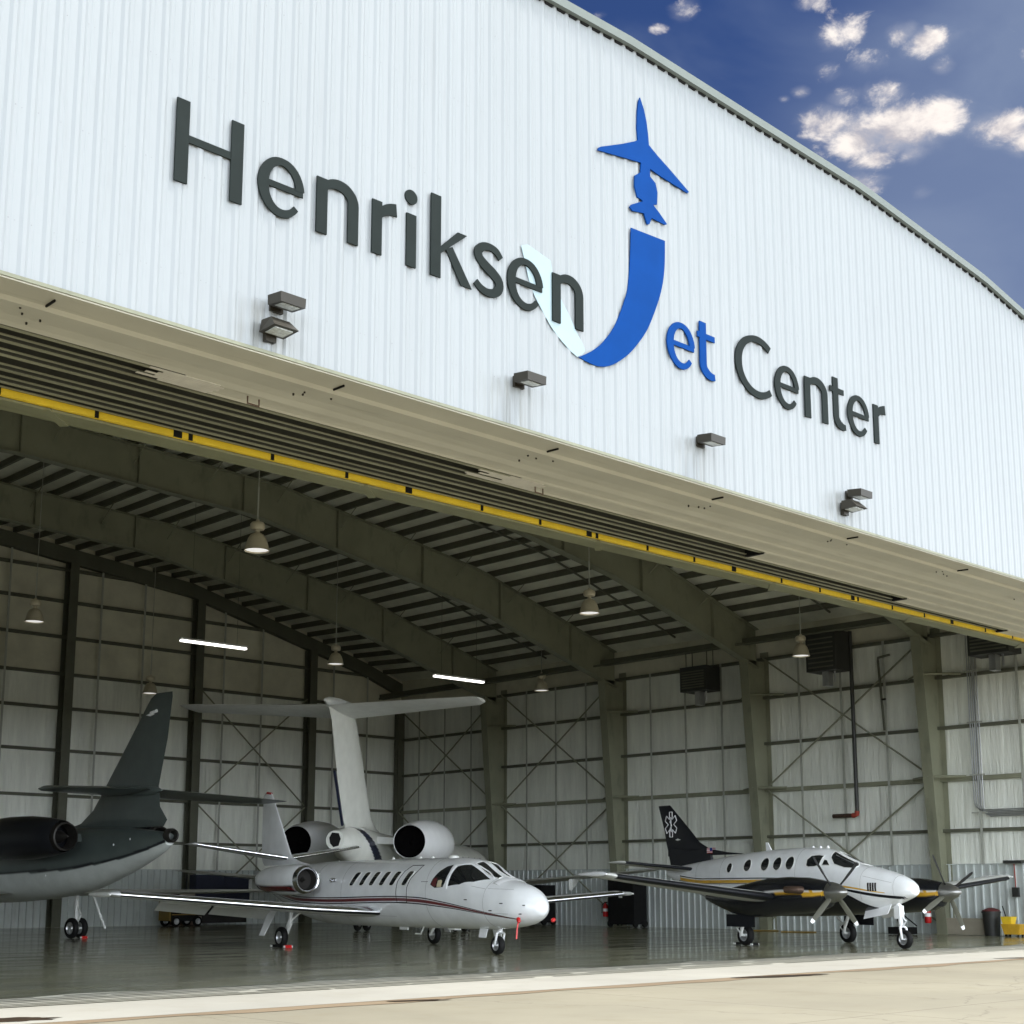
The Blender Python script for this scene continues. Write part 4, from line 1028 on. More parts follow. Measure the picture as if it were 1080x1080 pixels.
#=====================================================================  twin turboprop
ka = plane('turboprop_aeroplane', 34.06, 20.30, -12.25, 'black and white twin turboprop aeroplane with gold stripes by the right wall')
F = Fus([(.26,1.56),(.28,1.64),(.36,1.72),(.6,1.85),(1.0,1.98),(1.6,2.12),(2.15,2.22),(2.7,2.40),(3.2,2.60),(3.7,2.70),(4.4,2.73),(5.4,2.71),(6.9,2.62),(8.4,2.48),(9.6,2.36),(10.6,2.24),(10.95,2.16)],
        [(.26,1.46),(.28,1.41),(.36,1.36),(.6,1.27),(1.0,1.14),(1.5,1.0),(2.1,.90),(3.0,.82),(6,.78),(7.2,.90),(8.6,1.22),(9.8,1.58),(10.6,1.85),(10.95,1.98)],
        [(.26,.05),(.28,.12),(.36,.19),(.6,.31),(1.0,.42),(1.6,.54),(2.2,.62),(3.0,.68),(4.0,.70),(6.4,.70),(7.6,.60),(8.8,.42),(9.9,.24),(10.6,.12),(10.95,.05)],
        mid=[(.26,1.51),(.6,1.55),(1.6,1.62),(2.7,1.70),(4,1.78),(6.5,1.78),(8.5,1.88),(10.95,2.07)], n=2.35)
kz = Pchip([(.3,1.40),(.83,1.44),(1.4,1.50),(1.95,1.58),(3,1.69),(5.7,1.78),(8.45,1.78),(11,1.98)]); kb = Pchip([(.9,.9),(1.6,1.12),(2.2,1.40),(2.8,1.56),(3.4,1.62),(5.6,1.58),(6.6,1.35),(7.6,.9)])
def kap(x, y, z):
    if .9 < x < 7.6 and z < kb(x): return BLK
    if x > 9.3 and abs(y) < .10 and z > 2.2: return BLK
    return WHT
F.mesh('fuselage', M['p_white'], ka, kap, 230, 180)
gx_ = [1.0+.3*i for i in range(31)]; gw = lambda x: .010+.036*min(1, (x-1)/3.2)
band(F, [(x, kz(x)-gw(x), kz(x)+gw(x)) for x in gx_], 'gold_stripe', M['gold'], ka)
band(F, [(x, kz(x)+.075, kz(x)+.105) for x in gx_ if x > 3.5], 'black_stripe', M['blackpaint'], ka)
band(F, [(x, kz(x)-.055-.075*max(.25, min(1, (3.4-x)/1.6)), kz(x)-.055) for x in [.5+.3*i for i in range(33)]], 'black_stripe', M['blackpaint'], ka)
band(F, [(x, kb(x)-.05, kb(x)+.012) for x in [1.2+.2*i for i in range(32)]], 'belly_edge_stripe', M['blackpaint'], ka)
for x in (.75,1.75,4.15,7.6,9.0): seam_ring(F, x, ka, -120, 120)
curve_on(F, [(.8,1.72),(1.7,1.9)], 'panel_seam', M['seam'], ka, .0035, 1, .002)
for i, (x, z, r) in enumerate(((7.10,2.18,.14),(6.24,2.24,.17),(5.46,2.26,.18),(4.93,2.27,.18),(4.40,2.28,.18))):
    for s in (1,-1):
        patch(F, ell(x, z, r*.98, r*1.05), 'cabin_window', GC, ka, .008, s, .05, frame=M['offwhite'])
for s in (1,-1):
    patch(F, [(3.72,2.20),(3.74,2.36),(3.62,2.47),(3.36,2.49),(3.20,2.46),(3.22,2.20),(3.4,2.17),(3.62,2.16)], 'cockpit_window', GC, ka, .007, s, .04, frame=M['offwhite'])
    patch(F, [(3.14,2.20),(3.12,2.36),(3.02,2.34),(2.86,2.19)], 'quarter_window', GC, ka, .007, s, .04, frame=M['offwhite'])
    patch(F, [(2.76,.76),(2.98,1.02),(3.14,1.5),(2.6,1.5),(2.2,1.46),(2.06,1.2),(2.10,.90),(2.4,.76)], 'windscreen', GC, ka, .007, s, .05, xz=False, frame=M['offwhite'])
g = MB(); q0 = [F.pt(x, math.radians(74), .014) for x in (2.3,2.5,2.75,2.95)]; g.tube(q0, .010, 5); q0 = [F.pt(x, math.radians(104), .014) for x in (2.3,2.5,2.75,2.95)]; g.tube(q0, .010, 5); g.build('wiper', M['steel'], ka)
for k in range(4):
    patch(F, [(1.24+.075*k,1.50),(1.24+.075*k,1.72),(1.295+.075*k,1.72),(1.295+.075*k,1.50)], 'vent_grille', M['darkint'], ka, .006, 1, .08)
wst = [(3.0,.6,1.22,2.5,.36),(3.0,1.9,1.27,2.4,.35),(3.0,2.5,1.34,2.25,.33),(3.4,7.35,1.88,1.35,.20),(3.6,7.62,1.94,1.0,.08)]
KW = lambda x, y, z: (.55,.55,.50)
for s in (1,-1):
    st = wst if s > 0 else mir(wst)
    surface(dense(st, 5), 'wing', M['offwhite'], ka, n=44)
    surface(dense(st[:4], 6), 'deice_boot', M['blackpaint'], ka, t0=.40, t1=.64, n=16, grow=.005)
    g = MB(); g.lathe([(.02,-.45),(.06,-.3),(.07,0),(.05,.5),(.02,.8)], (3.95,7.62*s,1.93), (1,0,0), 14); g.build('wingtip_light', M['white'], ka, sharp=40)
    y = 2.1*s
    # nacelle: deep cowl that tapers over the wing
    g = MB(); rings = []
    for x, zt, zb, w in ((1.22,1.68,1.26,.22),(1.35,1.75,1.08,.28),(1.6,1.80,.98,.34),(2.1,1.86,.92,.39),(2.8,1.88,.88,.42),(3.6,1.84,.80,.43),(4.3,1.74,.78,.42),(5.0,1.62,.86,.36),(5.8,1.48,1.08,.24),(6.3,1.40,1.24,.10)):
        zc, h = (zt+zb)/2, (zt-zb)/2; rings.append([(x, y+w*spow(math.cos(2*PI*j/64), .85), zc+h*spow(math.sin(2*PI*j/64), .85)) for j in range(64)])
    rings = [[tuple(p+(q-p)*k/8 for p, q in zip(a, b)) for a, b in zip(r0, r1)] for r0, r1 in zip(rings, rings[1:]) for k in range(8)]+[rings[-1]]
    g.loft(rings)
    def kn(x, yy, z):
        zz = 1.43+.02*(x-1.2)-max(0, x-2.6)*.03; w = .055*max(0, min(1, (3.4-x)/1.2))
        if abs(z-zz) < w: return GLD
        if w > 0 and w <= z-zz < w+.022: return (.6,.6,.58)
        return BLK
    g.build('engine_nacelle', M['p_white'], ka, sharp=50, colors=[kn(*v) for v in g.v])
    for e in (-1,1):
        g = MB(); g.tube([(1.95,y+e*.30,1.52),(1.98,y+e*.46,1.535),(2.12,y+e*.56,1.54),(2.32,y+e*.60,1.54)], [.10,.10,.095,.09], 12); g.build('exhaust_stack', M['exh'], ka, sharp=40)
    g = MB(); g.lathe([(.27,.0),(.265,-.08),(.22,-.24),(.14,-.42),(.05,-.55),(.0,-.58)], (1.22,y,1.47), (1,0,0), 24); g.build('spinner', M['spin'], ka, sharp=40)
    for q in range(4):
        a = math.radians((52,138,228,318)[q] if s > 0 else (62,152,242,332)[q]); dy, dz = math.cos(a), math.sin(a); ty_, tz_ = -dz, dy
        for nm, r0, r1, m in (('propeller_blade',.12,1.03,M['black'] if q < 2 else M['propgrey']),('blade_tip',1.03,1.14,M['black'] if q < 2 else M['white'])):
            g = MB(); rings = []
            for k in range(9):
                r = r0+(r1-r0)*k/8; ch = lerp(r, [(.12,.08),(.3,.12),(.7,.145),(1.0,.125),(1.14,.08)]); pt = math.radians(lerp(r, [(.12,50),(.6,30),(1.14,20)])); th = lerp(r, [(.12,.05),(.5,.025),(1.14,.012)])
                cx, ct = math.sin(pt), math.cos(pt); rr = []
                for u, v in ((-.5,0),(-.3,.5),(.1,.5),(.5,0),(.1,-.5),(-.3,-.5)):
                    dx = u*ch*cx+v*th*ct; tt = u*ch*ct-v*th*cx
                    rr.append((1.10+dx, y+dy*r+ty_*tt, 1.47+dz*r+tz_*tt))
                rings.append(rr)
            g.loft(rings); g.build(nm, m, ka, sharp=50)
        g = MB()
        g.tube([(1.10,y+dy*.05,1.47+dz*.05),(1.10,y+dy*.2,1.47+dz*.2)], .055, 8); g.build('blade_root', M['steel'], ka, sharp=50)
    gx = 4.85
    wheel(ka, gx, 1.95*s, .29, .20)
    g = MB(); g.tube([(gx-.3,1.95*s+.18,.95),(gx-.05,1.95*s+.18,.45)], .05, 8); g.tube([(gx-.05,1.95*s+.18,.45),(gx,1.95*s+.16,.29),(gx,1.95*s,.29)], .045, 8); g.tube([(gx-.15,1.95*s+.18,.66),(gx+.16,1.95*s+.18,.48),(gx,1.95*s+.18,.34)], .025, 6); g.tube([(gx+.6,1.95*s+.1,.95),(gx,1.95*s+.15,.52)], .025, 6); g.build('main_gear_strut', M['offwhite'], ka, sharp=40)
    g = MB(); g.box(gx-.75,gx+.45,1.95*s+.30*s-.01,1.95*s+.30*s+.01,.52,.86); g.build('gear_door', M['blackpaint'], ka)
hs = [(9.25,.12,2.16,1.6,.20),(9.70,2.55,2.37,1.0,.13),(9.85,2.66,2.38,.75,.05)]
for s in (1,-1):
    st = hs if s > 0 else mir(hs); surface(dense(st, 5), 'tailplane', M['offwhite'], ka); surface(dense(st[:2], 5), 'tailplane_boot', M['blackpaint'], ka, t0=.40, t1=.60, n=12, grow=.005)
ft = [(6.9,0,2.60,4.0,.04),(7.9,0,2.68,3.0,.07),(8.75,0,2.80,2.15,.13),(9.25,0,3.02,1.72,.15),(9.75,0,3.45,1.32,.13),(10.7,0,4.22,.66,.07),(10.75,0,4.25,.6,.03)]
rud = [(8.9,0,2.25,1.83,.10)]
surface(dense(ft, 6), 'tail_fin', M['blackpaint'], ka, vertical=True)
g = MB(); g.hexa([(8.6,-.05,2.28),(10.72,-.03,2.28),(10.72,.03,2.28),(8.6,.05,2.28)],[(8.75,-.06,2.82),(10.87,-.03,2.82),(10.87,.03,2.82),(8.75,.06,2.82)]); g.build('fin_root', M['blackpaint'], ka)
# star of life outline with its staff, on both faces of the fin
ang = [(.075,.33),(.075,.16),(.22,.245),(.295,.115),(.15,.03)]
star = []
for k in range(6):
    a = math.radians(-60*k)
    for u, v in ((-.085,.147),(-.085,.36),(.085,.36)):
        star.append((u*math.cos(a)-v*math.sin(a), u*math.sin(a)+v*math.cos(a)))
for s in (1,-1):
    g = MB()
    cx, cz = 10.62, 3.62
    pts = [(cx+u*.85, s*.075, cz+v*1.12) for u, v in star]; pts.append(pts[0])
    for p, q in zip(pts, pts[1:]): g.bar(p, q, .02, .020, up=(0,1,0))
    g.tube([(cx,s*.075,cz-.24),(cx,s*.075,cz+.24)], .016, 5)
    g.tube([(cx+.05*math.sin(k*1.1), s*.08, cz-.2+.04*k) for k in range(11)], .012, 5)
    g.build('medical_star_emblem', M['white'], ka)
    g = MB()       # small flag decal on the dorsal fin
    for k in range(7): g.box(8.56,8.82,s*.062-.004,s*.062+.004,2.66+.024*k,2.66+.024*k+.022,0 if k % 2 == 0 else 1)
    g.box(8.56,8.67,s*.066-.004,s*.066+.004,2.73,2.827,2); g.build('flag_decal', [M['red'], M['white'], M['blue']], ka)
    g = MB(); g.lathe([(.0,-.16),(.035,0),(.0,.12)], (10.25,s*.10,3.12), (1,0,0), 10); g.build('tail_light', M['offwhite'], ka, sharp=40)
wheel(ka, .76, 0, .25, .16)
g = MB(); g.tube([(.95,0,1.25),(.90,0,.85),(.86,0,.62)], .06, 10); g.tube([(.86,0,.62),(.80,.11,.54),(.74,.11,.25),(.76,0,.25)], .035, 8); g.tube([(.86,0,.62),(.80,-.11,.54),(.74,-.11,.25),(.76,0,.25)], .035, 8)
g.tube([(.90,0,.90),(.68,0,.72),(.84,0,.56)], .025, 6); g.box(.82,1.02,-.08,.08,.78,1.12); g.tube([(.95,0,1.1),(1.35,0,1.0)], .03, 6); g.build('nose_gear_strut', M['white'], ka, sharp=35)
for s in (1,-1):
    g = MB(); g.hexa([(1.0,.16*s,1.16),(1.9,.22*s,.98),(1.9,.24*s,.98),(1.0,.18*s,1.16)],[(1.02,.30*s,.90),(1.85,.36*s,.76),(1.85,.38*s,.76),(1.02,.32*s,.90)]); g.build('nose_gear_door', M['white'], ka)
g = MB(); g.hexa([(5.85,-.02,2.66),(6.1,-.02,2.66),(6.1,.02,2.66),(5.85,.02,2.66)],[(6.02,-.01,2.92),(6.12,-.01,2.92),(6.12,.01,2.92),(6.02,.01,2.92)])
for x in (3.5,3.8,4.1): g.lathe([(.05,0),(.03,.07),(0,.08)], (x,0,2.69), (0,0,1), 10)
g.build('roof_antenna', M['white'], ka, sharp=40)

#=====================================================================  dark green trijet on the left (nose in)
fj = plane('trijet', 18.95, 54.27, 186.9, 'dark green over grey trijet parked nose in at the left, tail towards the door')
GRN = (.066,.082,.078); GRY = (.44,.47,.45)
F = Fus([(0,1.7),(.3,2.0),(1.2,2.5),(2.2,3.0),(3.2,3.25),(5,3.32),(12,3.34),(14,3.36),(15.5,3.34),(16.8,3.26),(17.8,3.16),(18.2,3.10)],
        [(0,1.6),(.3,1.4),(1.2,1.2),(2.5,1.12),(5,1.10),(10,1.14),(12.5,1.26),(14.6,1.52),(16.0,1.88),(17.2,2.28),(18.0,2.62),(18.2,2.76)],
        [(0,.05),(.3,.35),(1.2,.7),(2.5,.95),(4,1.05),(11,1.05),(13,.95),(15,.70),(16.5,.48),(17.6,.29),(18.2,.17)], n=2.15)
fb_ = Pchip([(0,1.6),(3,1.75),(8,1.92),(11,2.0),(14,2.10),(16,2.33),(17.4,2.62),(18.2,2.86)])
def fjp(x, y, z):
    d = z-fb_(x)
    return GRN if d > .05 else (BLK if d > -.015 else (GRY if d < -.03 else GRN))
F.mesh('fuselage', M['p_dull'], fj, fjp, 160, 120)
g = MB(); g.lathe([(.17,-.02),(.20,.0),(.20,.18),(.17,.24),(.14,.22),(.13,-.1)], (18.15,0,3.03), (1,0,0), 24); g.build('tail_exhaust', M['exh_dark'], fj, sharp=40)
ft = [(13.0,0,3.30,4.9,.10),(13.9,0,3.48,4.15,.22),(14.5,0,3.86,3.20,.24),(15.0,0,4.45,2.60,.22),(16.1,0,5.80,1.82,.16),(17.05,0,6.98,1.02,.09),(17.3,0,7.12,.75,.03)]
surface(dense(ft, 6), 'tail_fin', M['greenpaint'], fj, vertical=True)
g = MB(); g.tube([(17.2,-.085,6.55),(17.45,-.07,6.6)], .05, 8); g.lathe([(.0,-.22),(.05,0),(.0,.2)], (17.2,-.10,6.5), (1,0,0), 10); g.build('fin_light', M['white'], fj, sharp=40)
g = MB(); g.lathe([(.04,-1.6),(.13,-1.2),(.16,-.4),(.10,.25),(.02,.45)], (17.3,0,4.32), (1,0,0), 16); g.build('tailplane_fairing', M['greenpaint'], fj, sharp=40)
hs = [(14.9,.06,4.36,2.5,.34),(17.5,3.75,4.16,1.15,.18),(17.75,3.95,4.15,.85,.06)]
for s in (1,-1): surface(dense(hs if s > 0 else mir(hs), 6), 'tailplane', M['greenpaint'], fj)
for s in (1,-1):
    nacelle(fj, [(.02,.5),(.44,.5),(.46,.0),(.52,.06),(.60,.5),(.64,1.3),(.63,2.3),(.56,3.2),(.47,3.8),(.44,3.85),(.42,3.4),(.01,3.4)], (11.6,1.62*s,3.02), M['blackpaint'], n=40)
    g = MB(); g.lathe([(.42,-.15),(.40,.30),(.36,.32),(.33,-.1)], (15.3,1.62*s,3.02), (1,0,0), 30, caps=False); g.lathe([(.20,-.2),(.18,.1),(.02,.5)], (15.2,1.62*s,3.02), (1,0,0), 20); g.build('exhaust_nozzle', M['exh_dark'], fj, sharp=40)
    g = MB(); g.hexa([(12.4,.7*s,2.9),(14.9,.6*s,2.9),(14.7,1.3*s,2.95),(12.6,1.3*s,2.95)],[(12.5,.7*s,3.15),(14.8,.6*s,3.15),(14.6,1.3*s,3.1),(12.7,1.3*s,3.1)]); g.build('pylon', M['greenpaint'], fj)
    st = [(7.6,.8,1.42,4.2,.36),(9.6,3.6,1.45,2.7,.24),(12.0,9.1,1.50,1.25,.12),(12.3,9.35,1.51,.9,.04)]
    surface(dense(st if s > 0 else mir(st), 5), 'wing', M['grey'], fj)
    for e in (-.17,.17): wheel(fj, 10.8, 2.1*s+e, .33, .17)
    g = MB(); g.tube([(10.8,2.1*s,.33),(10.75,2.1*s,1.5)], .07, 10); g.tube([(10.8,2.1*s-.2,.33),(10.8,2.1*s+.2,.33)], .05, 8); g.tube([(10.8,2.1*s,.45),(11.05,2.1*s,.75),(10.8,2.1*s,1.0)], .03, 6); g.build('main_gear_strut', M['offwhite'], fj, sharp=40)
    g = MB(); g.bar((11.0,2.55*s,1.35),(11.15,2.95*s,.30),.07,.03,up=(1,0,0)); g.build('gear_door', M['offwhite'], fj)
for e in (-.12,.12): wheel(fj, 3.2, e, .22, .12)
g = MB(); g.tube([(3.2,0,.22),(3.1,0,1.3)], .06, 8); g.tube([(3.2,-.16,.22),(3.2,.16,.22)], .04, 8); g.build('nose_gear_strut', M['offwhite'], fj, sharp=40)
g = MB()
for x, z in ((16.9,2.95),(16.3,2.80),(13.5,1.95)): 
    q = F.pt(x, PI-F.th(x, z), .01); g.lathe([(.035,0),(.0,.02)], q, (0,-1,0), 8)
g.build('tail_marker_light', M['white'], fj)
for x in (4.5,5.4,6.3,7.2,8.1,9.0):
    for s in (1,-1): patch(F, ell(x, 2.55, .17, .22), 'cabin_window', GC, fj, .008, s, .08)
for s in (1,-1): patch(F, [(2.0,.80),(2.5,.75),(2.75,1.1),(2.8,1.5),(2.3,1.5),(1.9,1.2)], 'windscreen', GC, fj, .008, s, .08, xz=False)

#=====================================================================  pale T-tail jet behind
gj = plane('t_tail_jet', 44.5, 49.0, 124.4, 'large off white T tail jet with navy tail band, parked beyond the white jet')
OW = (.72,.73,.68); NAVY = (.010,.014,.04)
F = Fus([(0,1.8),(.3,2.1),(1.2,2.6),(2.2,3.15),(3.4,3.38),(5,3.42),(14,3.44),(16,3.50),(17.6,3.58),(18.6,3.58),(19.4,3.50),(20.05,3.40)],
        [(0,1.7),(.3,1.5),(1.2,1.25),(2.5,1.12),(5,1.08),(11,1.10),(13.5,1.3),(15.5,1.62),(17.5,2.05),(19,2.48),(20.05,2.80)],
        [(0,.05),(.3,.4),(1.2,.8),(2.5,1.1),(4,1.2),(12.5,1.2),(14.5,1.08),(16.5,.84),(18,.60),(19.2,.42),(20.05,.30)], n=2.15)
def gjp(x, y, z):
    c = 18.15-(z-3.5)*-.55
    return NAVY if abs(x-(17.45+(z-2.5)*1.0)) < .26 and z > 1.9 else OW
F.mesh('fuselage', M['p_white'], gj, gjp, 160, 110)
g = MB(); pl = [(-.16,-.12),(-.05,-.24),(.12,-.20),(.19,.02),(.12,.20),(-.10,.22),(-.19,.06)]; g.prism(pl, lambda u, v, d: (d, u, 3.12+v), 20.04, 20.075); g.build('tail_exhaust', M['black'], gj)
ft = [(15.0,0,3.45,4.0,.12),(15.8,0,3.62,3.3,.26),(16.4,0,3.95,3.1,.30),(18.1,0,6.9,2.55,.28),(18.45,0,7.32,2.5,.26)]
def gfp(x, y, z): return NAVY if (z < 5.4 and x > 15.8+(z-3.6)*.9+2.35) else OW
surface(dense(ft, 8), 'tail_fin', M['p_white'], gj, vertical=True, paint=lambda x, y, z: OW)
g = MB(); g.bar((19.35,0,3.6),(20.25,0,5.3),.07,.10,up=(1,0,0)); g.build('rudder_band', mat('navy_paint', NAVY, .3), gj)
g = MB(); g.lathe([(.03,-.6),(.15,-.35),(.21,0),(.21,1.4),(.15,2.2),(.05,2.6)], (18.7,0,7.46), (1,0,0), 20); g.build('tailplane_bullet', M['offwhite'], gj, sharp=40)
hs = [(18.2,.05,7.32,2.9,.50),(19.9,4.75,7.40,1.6,.28),(20.2,4.95,7.40,1.15,.12)]
for s in (1,-1): surface(dense(hs if s > 0 else mir(hs), 6), 'tailplane', M['offwhite'], gj)
for s in (1,-1):
    y = 1.97*s
    nacelle(gj, [(.46,2.1),(.50,1.22),(.54,1.15),(.62,1.22),(.72,1.6),(.78,2.1),(.79,2.8),(.74,3.6),(.64,4.3),(.545,4.75),(.53,4.72),(.51,4.0)], (13.6,y,3.10), M['white'], n=48)
    g = MB(); g.lathe([(.528,-.02),(.51,-.4),(.02,-.42)], (18.345,y,3.10), (1,0,0), 36, caps=False); g.lathe([(.16,-.42),(.12,-.36),(.02,-.3)], (18.3,y,3.10), (1,0,0), 20); g.build('exhaust_nozzle', M['void'], gj, sharp=50)
    g = MB(); g.hexa([(14.6,.8*s,3.05),(17.6,.6*s,3.05),(17.3,1.3*s,3.05),(15.3,1.3*s,3.05)],[(14.7,.8*s,3.3),(17.5,.6*s,3.3),(17.2,1.3*s,3.25),(15.4,1.3*s,3.25)]); g.build('pylon', M['offwhite'], gj)
    st = [(7.2,.9,1.52,4.4,.46),(8.6,3.4,1.74,2.9,.28),(10.6,9.2,2.25,1.3,.12),(10.8,9.4,2.27,1.0,.05)]
    surface(dense(st if s > 0 else mir(st), 5), 'wing', M['grey'], gj)
    for ya in (3.6,6.2):
        xl = lerp(ya, [(3.4,11.3),(9.2,11.8)]); zl = lerp(ya, [(3.4,1.70),(9.2,2.2)]); g = MB(); g.hexa([(xl-1.0,(ya-.07)*s,zl-.1),(xl-1.0,(ya+.07)*s,zl-.1),(xl+.3,(ya+.05)*s,zl-.42),(xl+.3,(ya-.05)*s,zl-.42)],[(xl-1.0,(ya-.09)*s,zl+.02),(xl-1.0,(ya+.09)*s,zl+.02),(xl+.25,(ya+.07)*s,zl-.02),(xl+.25,(ya-.07)*s,zl-.02)]); g.build('flap_fairing', M['grey'], gj)
    for e in (-.18,.18): wheel(gj, 11.2, 1.9*s+e, .36, .18)
    g = MB(); g.tube([(11.2,1.9*s,.36),(11.1,1.9*s,1.6)], .08, 10); g.tube([(11.2,1.9*s-.2,.36),(11.2,1.9*s+.2,.36)], .05, 8); g.build('main_gear_strut', M['offwhite'], gj, sharp=40)
for e in (-.12,.12): wheel(gj, 2.4, e, .24, .13)
g = MB(); g.tube([(2.4,0,.24),(2.3,0,1.3)], .06, 8); g.tube([(2.4,-.16,.24),(2.4,.16,.24)], .04, 8); g.build('nose_gear_strut', M['offwhite'], gj, sharp=40)
for x in (4.5,5.5,6.5,7.5,8.5,9.5):
    for s in (1,-1): patch(F, ell(x, 2.6, .2, .25), 'cabin_window', GC, gj, .008, s, .08)
for s in (1,-1): patch(F, [(2.0,.80),(2.5,.75),(2.8,1.1),(2.9,1.5),(2.3,1.5),(1.9,1.2)], 'windscreen', GC, gj, .008, s, .08, xz=False)

# ------------------------------------------------------------------ wheel chocks
def kaw(x, y, z):
    a = math.radians(-12.25); h = Vector((math.sin(a), -math.cos(a), 0)); r = Vector((h.y, -h.x, 0)); return Vector((34.06,20.30,0))-h*x+r*y+Vector((0,0,z))
def fjw(x, y, z):
    a = math.radians(186.9); h = Vector((math.sin(a), -math.cos(a), 0)); r = Vector((h.y, -h.x, 0)); return Vector((18.95,54.27,0))-h*x+r*y+Vector((0,0,z))
def chock(loc, rz, m, label):
    t = empty('wheel_chock', loc, rz); tag(t, label, 'wheel chock', 'wheel chocks')
    g = MB(); g.prism([(-.06,0),(.06,0),(.02,.075),(-.02,.075)], lambda u, v, d: (u, d, v), -.10, .10); g.build('wedge', m, t)
    g = MB(); 
    for s in (-.12,.10): g.box(-.045,.045,s,s+.02,.01,.06)
    g.build('end_plate', M['offwhite'], t)
R1 = math.radians(-12.25+90); R2 = math.radians(-8.3+90); R3 = math.radians(186.9+90)
chock(kaw(4.48,1.95,.012), R1, M['black'], 'black chock ahead of the near main wheel of the turboprop'); chock(kaw(5.22,1.95,.012), R1, M['black'], 'black chock behind the near main wheel of the turboprop')
chock(cjw(7.95,2.42,.012), R2, M['red'], 'red chock ahead of the near main wheel of the white jet'); chock(cjw(8.72,2.42,.012), R2, M['black'], 'black chock behind the near main wheel of the white jet')
chock(fjw(11.26,2.1,.012), R3, M['red'], 'red chock at the twin wheels of the dark green trijet')

# ------------------------------------------------------------------ fittings on the right wall
def heater(y, z, w, h, label):
    t = empty('unit_heater', (45.55, y, z-h/2)); tag(t, label, 'heater', 'unit heaters on the right wall')
    g = MB(); g.box(-.45,.45,-w/2,w/2,0,h); g.build('casing', M['heater'], t)
    g = MB()
    for k in range(7): g.box(-.475,-.445,-w/2+.1,w/2-.1,.12+k*(h-.25)/7,.12+k*(h-.25)/7+.05)
    g.build('louvre', M['olive_dark'], t)
    g = MB(); g.box(-.2,.15,-.12,.12,-.55,-.0); g.tube([(0,-.3,-.4),(0,-.3,0)], .04, 6); g.build('gas_train', M['steel'], t)
    g = MB()
    for s in (-1,1): g.tube([(.2*s,w*.4,h),(.2*s,w*.4,11.2-(z-h/2))], .02, 6); g.tube([(.2*s,-w*.4,h),(.2*s,-w*.4,11.2-(z-h/2))], .02, 6)
    g.build('hanger', M['olive_dark'], t)
heater(36.9, 9.95, 1.35, 1.0, 'dark unit heater high on the wall behind the turboprop tail')
heater(30.75, 10.35, 1.3, 1.5, 'larger dark unit heater beside the long vertical drain pipe')
heater(24.0, 10.0, 1.5, 1.1, 'dark unit heater half hidden by the door header at the right')
g = MB(); t = empty('drain_pipe', (46.2, 30.15, 4.25)); tag(t, 'long dark vertical pipe with a rust red elbow on the right wall', 'pipe')
g.tube([(0,0,.1),(0,0,6.9)], .075, 10); g.build('riser', M['heater'], t, sharp=40)
g = MB(); g.tube([(0,0,.16),(0,.02,.04),(0,.14,0),(0,.2,0)], .095, 10); g.build('elbow', M['rustred'], t, sharp=40)
g = MB(); g.tube([(0,.15,0),(0,1.05,0)], .08, 10); g.build('spur', M['exh'], t, sharp=40)
g = MB(); t = empty('vent_pipe', (46.3, 28.9, 7.3)); tag(t, 'thin pipe with a bent top beside the right hand column', 'pipe')
g.tube([(0,0,0),(0,.15,2.6),(0,.15,2.72),(0,-.35,2.78)], .045, 8); g.build('riser', M['olive_dark'], t, sharp=40); g = MB(); g.tube([(0,.07,1.15),(-.05,-.12,1.15)], .04, 6); g.build('valve', M['black'], t)
t = empty('conduit_run', (46.42, 25.2, 4.1)); tag(t, 'bundle of grey electrical conduits turning along the right wall', 'conduit')
for k in range(5):
    g = MB(); y0 = .34-.085*k; g.tube([(0,y0,6.3),(0,y0,.5-.06*k),(0,y0-.05,.28-.06*k),(0,y0-.25,.16-.055*k),(0,-4.5,.16-.055*k)], .022, 6); g.build('conduit', M['steel'], t, sharp=40)
for z in (.05,1.36,3.2,5.0):
    g = MB(); g.box(-.03,.0,-.12,.45,z,z+.05); g.build('clamp', M['strap'], t)
def extinguisher(x, y, z, label):
    t = empty('fire_extinguisher', (x, y, z)); tag(t, label, 'fire extinguisher', 'red fire extinguishers')
    g = MB(); g.lathe([(.0,0),(.10,.0),(.115,.03),(.115,.42),(.09,.50),(.04,.54),(.03,.58)], (0,0,0), n=18); g.build('cylinder', M['red'], t, sharp=40)
    g = MB(); g.lathe([(.118,.22),(.118,.34)], (0,0,0), n=18, caps=False); g.build('label_band', M['white'], t, sharp=40)
    g = MB(); g.box(-.02,.02,-.1,.06,.57,.62); g.tube([(0,.03,.58),(-.06,.14,.5),(-.06,.15,.15)], .018, 6); g.build('valve', M['black'], t)
extinguisher(45.75, 42.45, .42, 'red fire extinguisher on the column left of the black equipment cart')
extinguisher(45.70, 27.15, .40, 'red fire extinguisher on the column right of the turboprop nose')
def cart(x, y, w, h, d, label, grp):
    t = empty('equipment_cart', (x, y, 0)); tag(t, label, 'cart', grp)
    g = MB(); g.box(-d/2,d/2,-w/2,w/2,.12,h); g.box(-d/2-.015,-d/2,-w/2+.05,w/2-.05,.2,h-.1); g.build('cabinet', M['black'], t)
    g = MB(); g.box(-d/2-.02,-d/2-.012,-.1,.1,h*.62,h*.66); g.build('name_plate', M['offwhite'], t)
    for a in (-1,1):
        for b_ in (-1,1):
            g = MB(); g.lathe([(.05,-.05),(.14,-.05),(.15,0),(.14,.05),(.05,.05)], (a*d*.36,b_*(w/2-.02),.15), (0,1,0), 18); g.build('wheel', M['black'], t, sharp=40)
cart(45.9, 41.35, 1.45, 1.95, .8, 'tall black equipment cart against the right wall below the turboprop tail', 'black equipment carts')
cart(45.9, 46.7, 1.4, 1.75, .8, 'black equipment cart half hidden behind the white jet nose', 'black equipment carts')
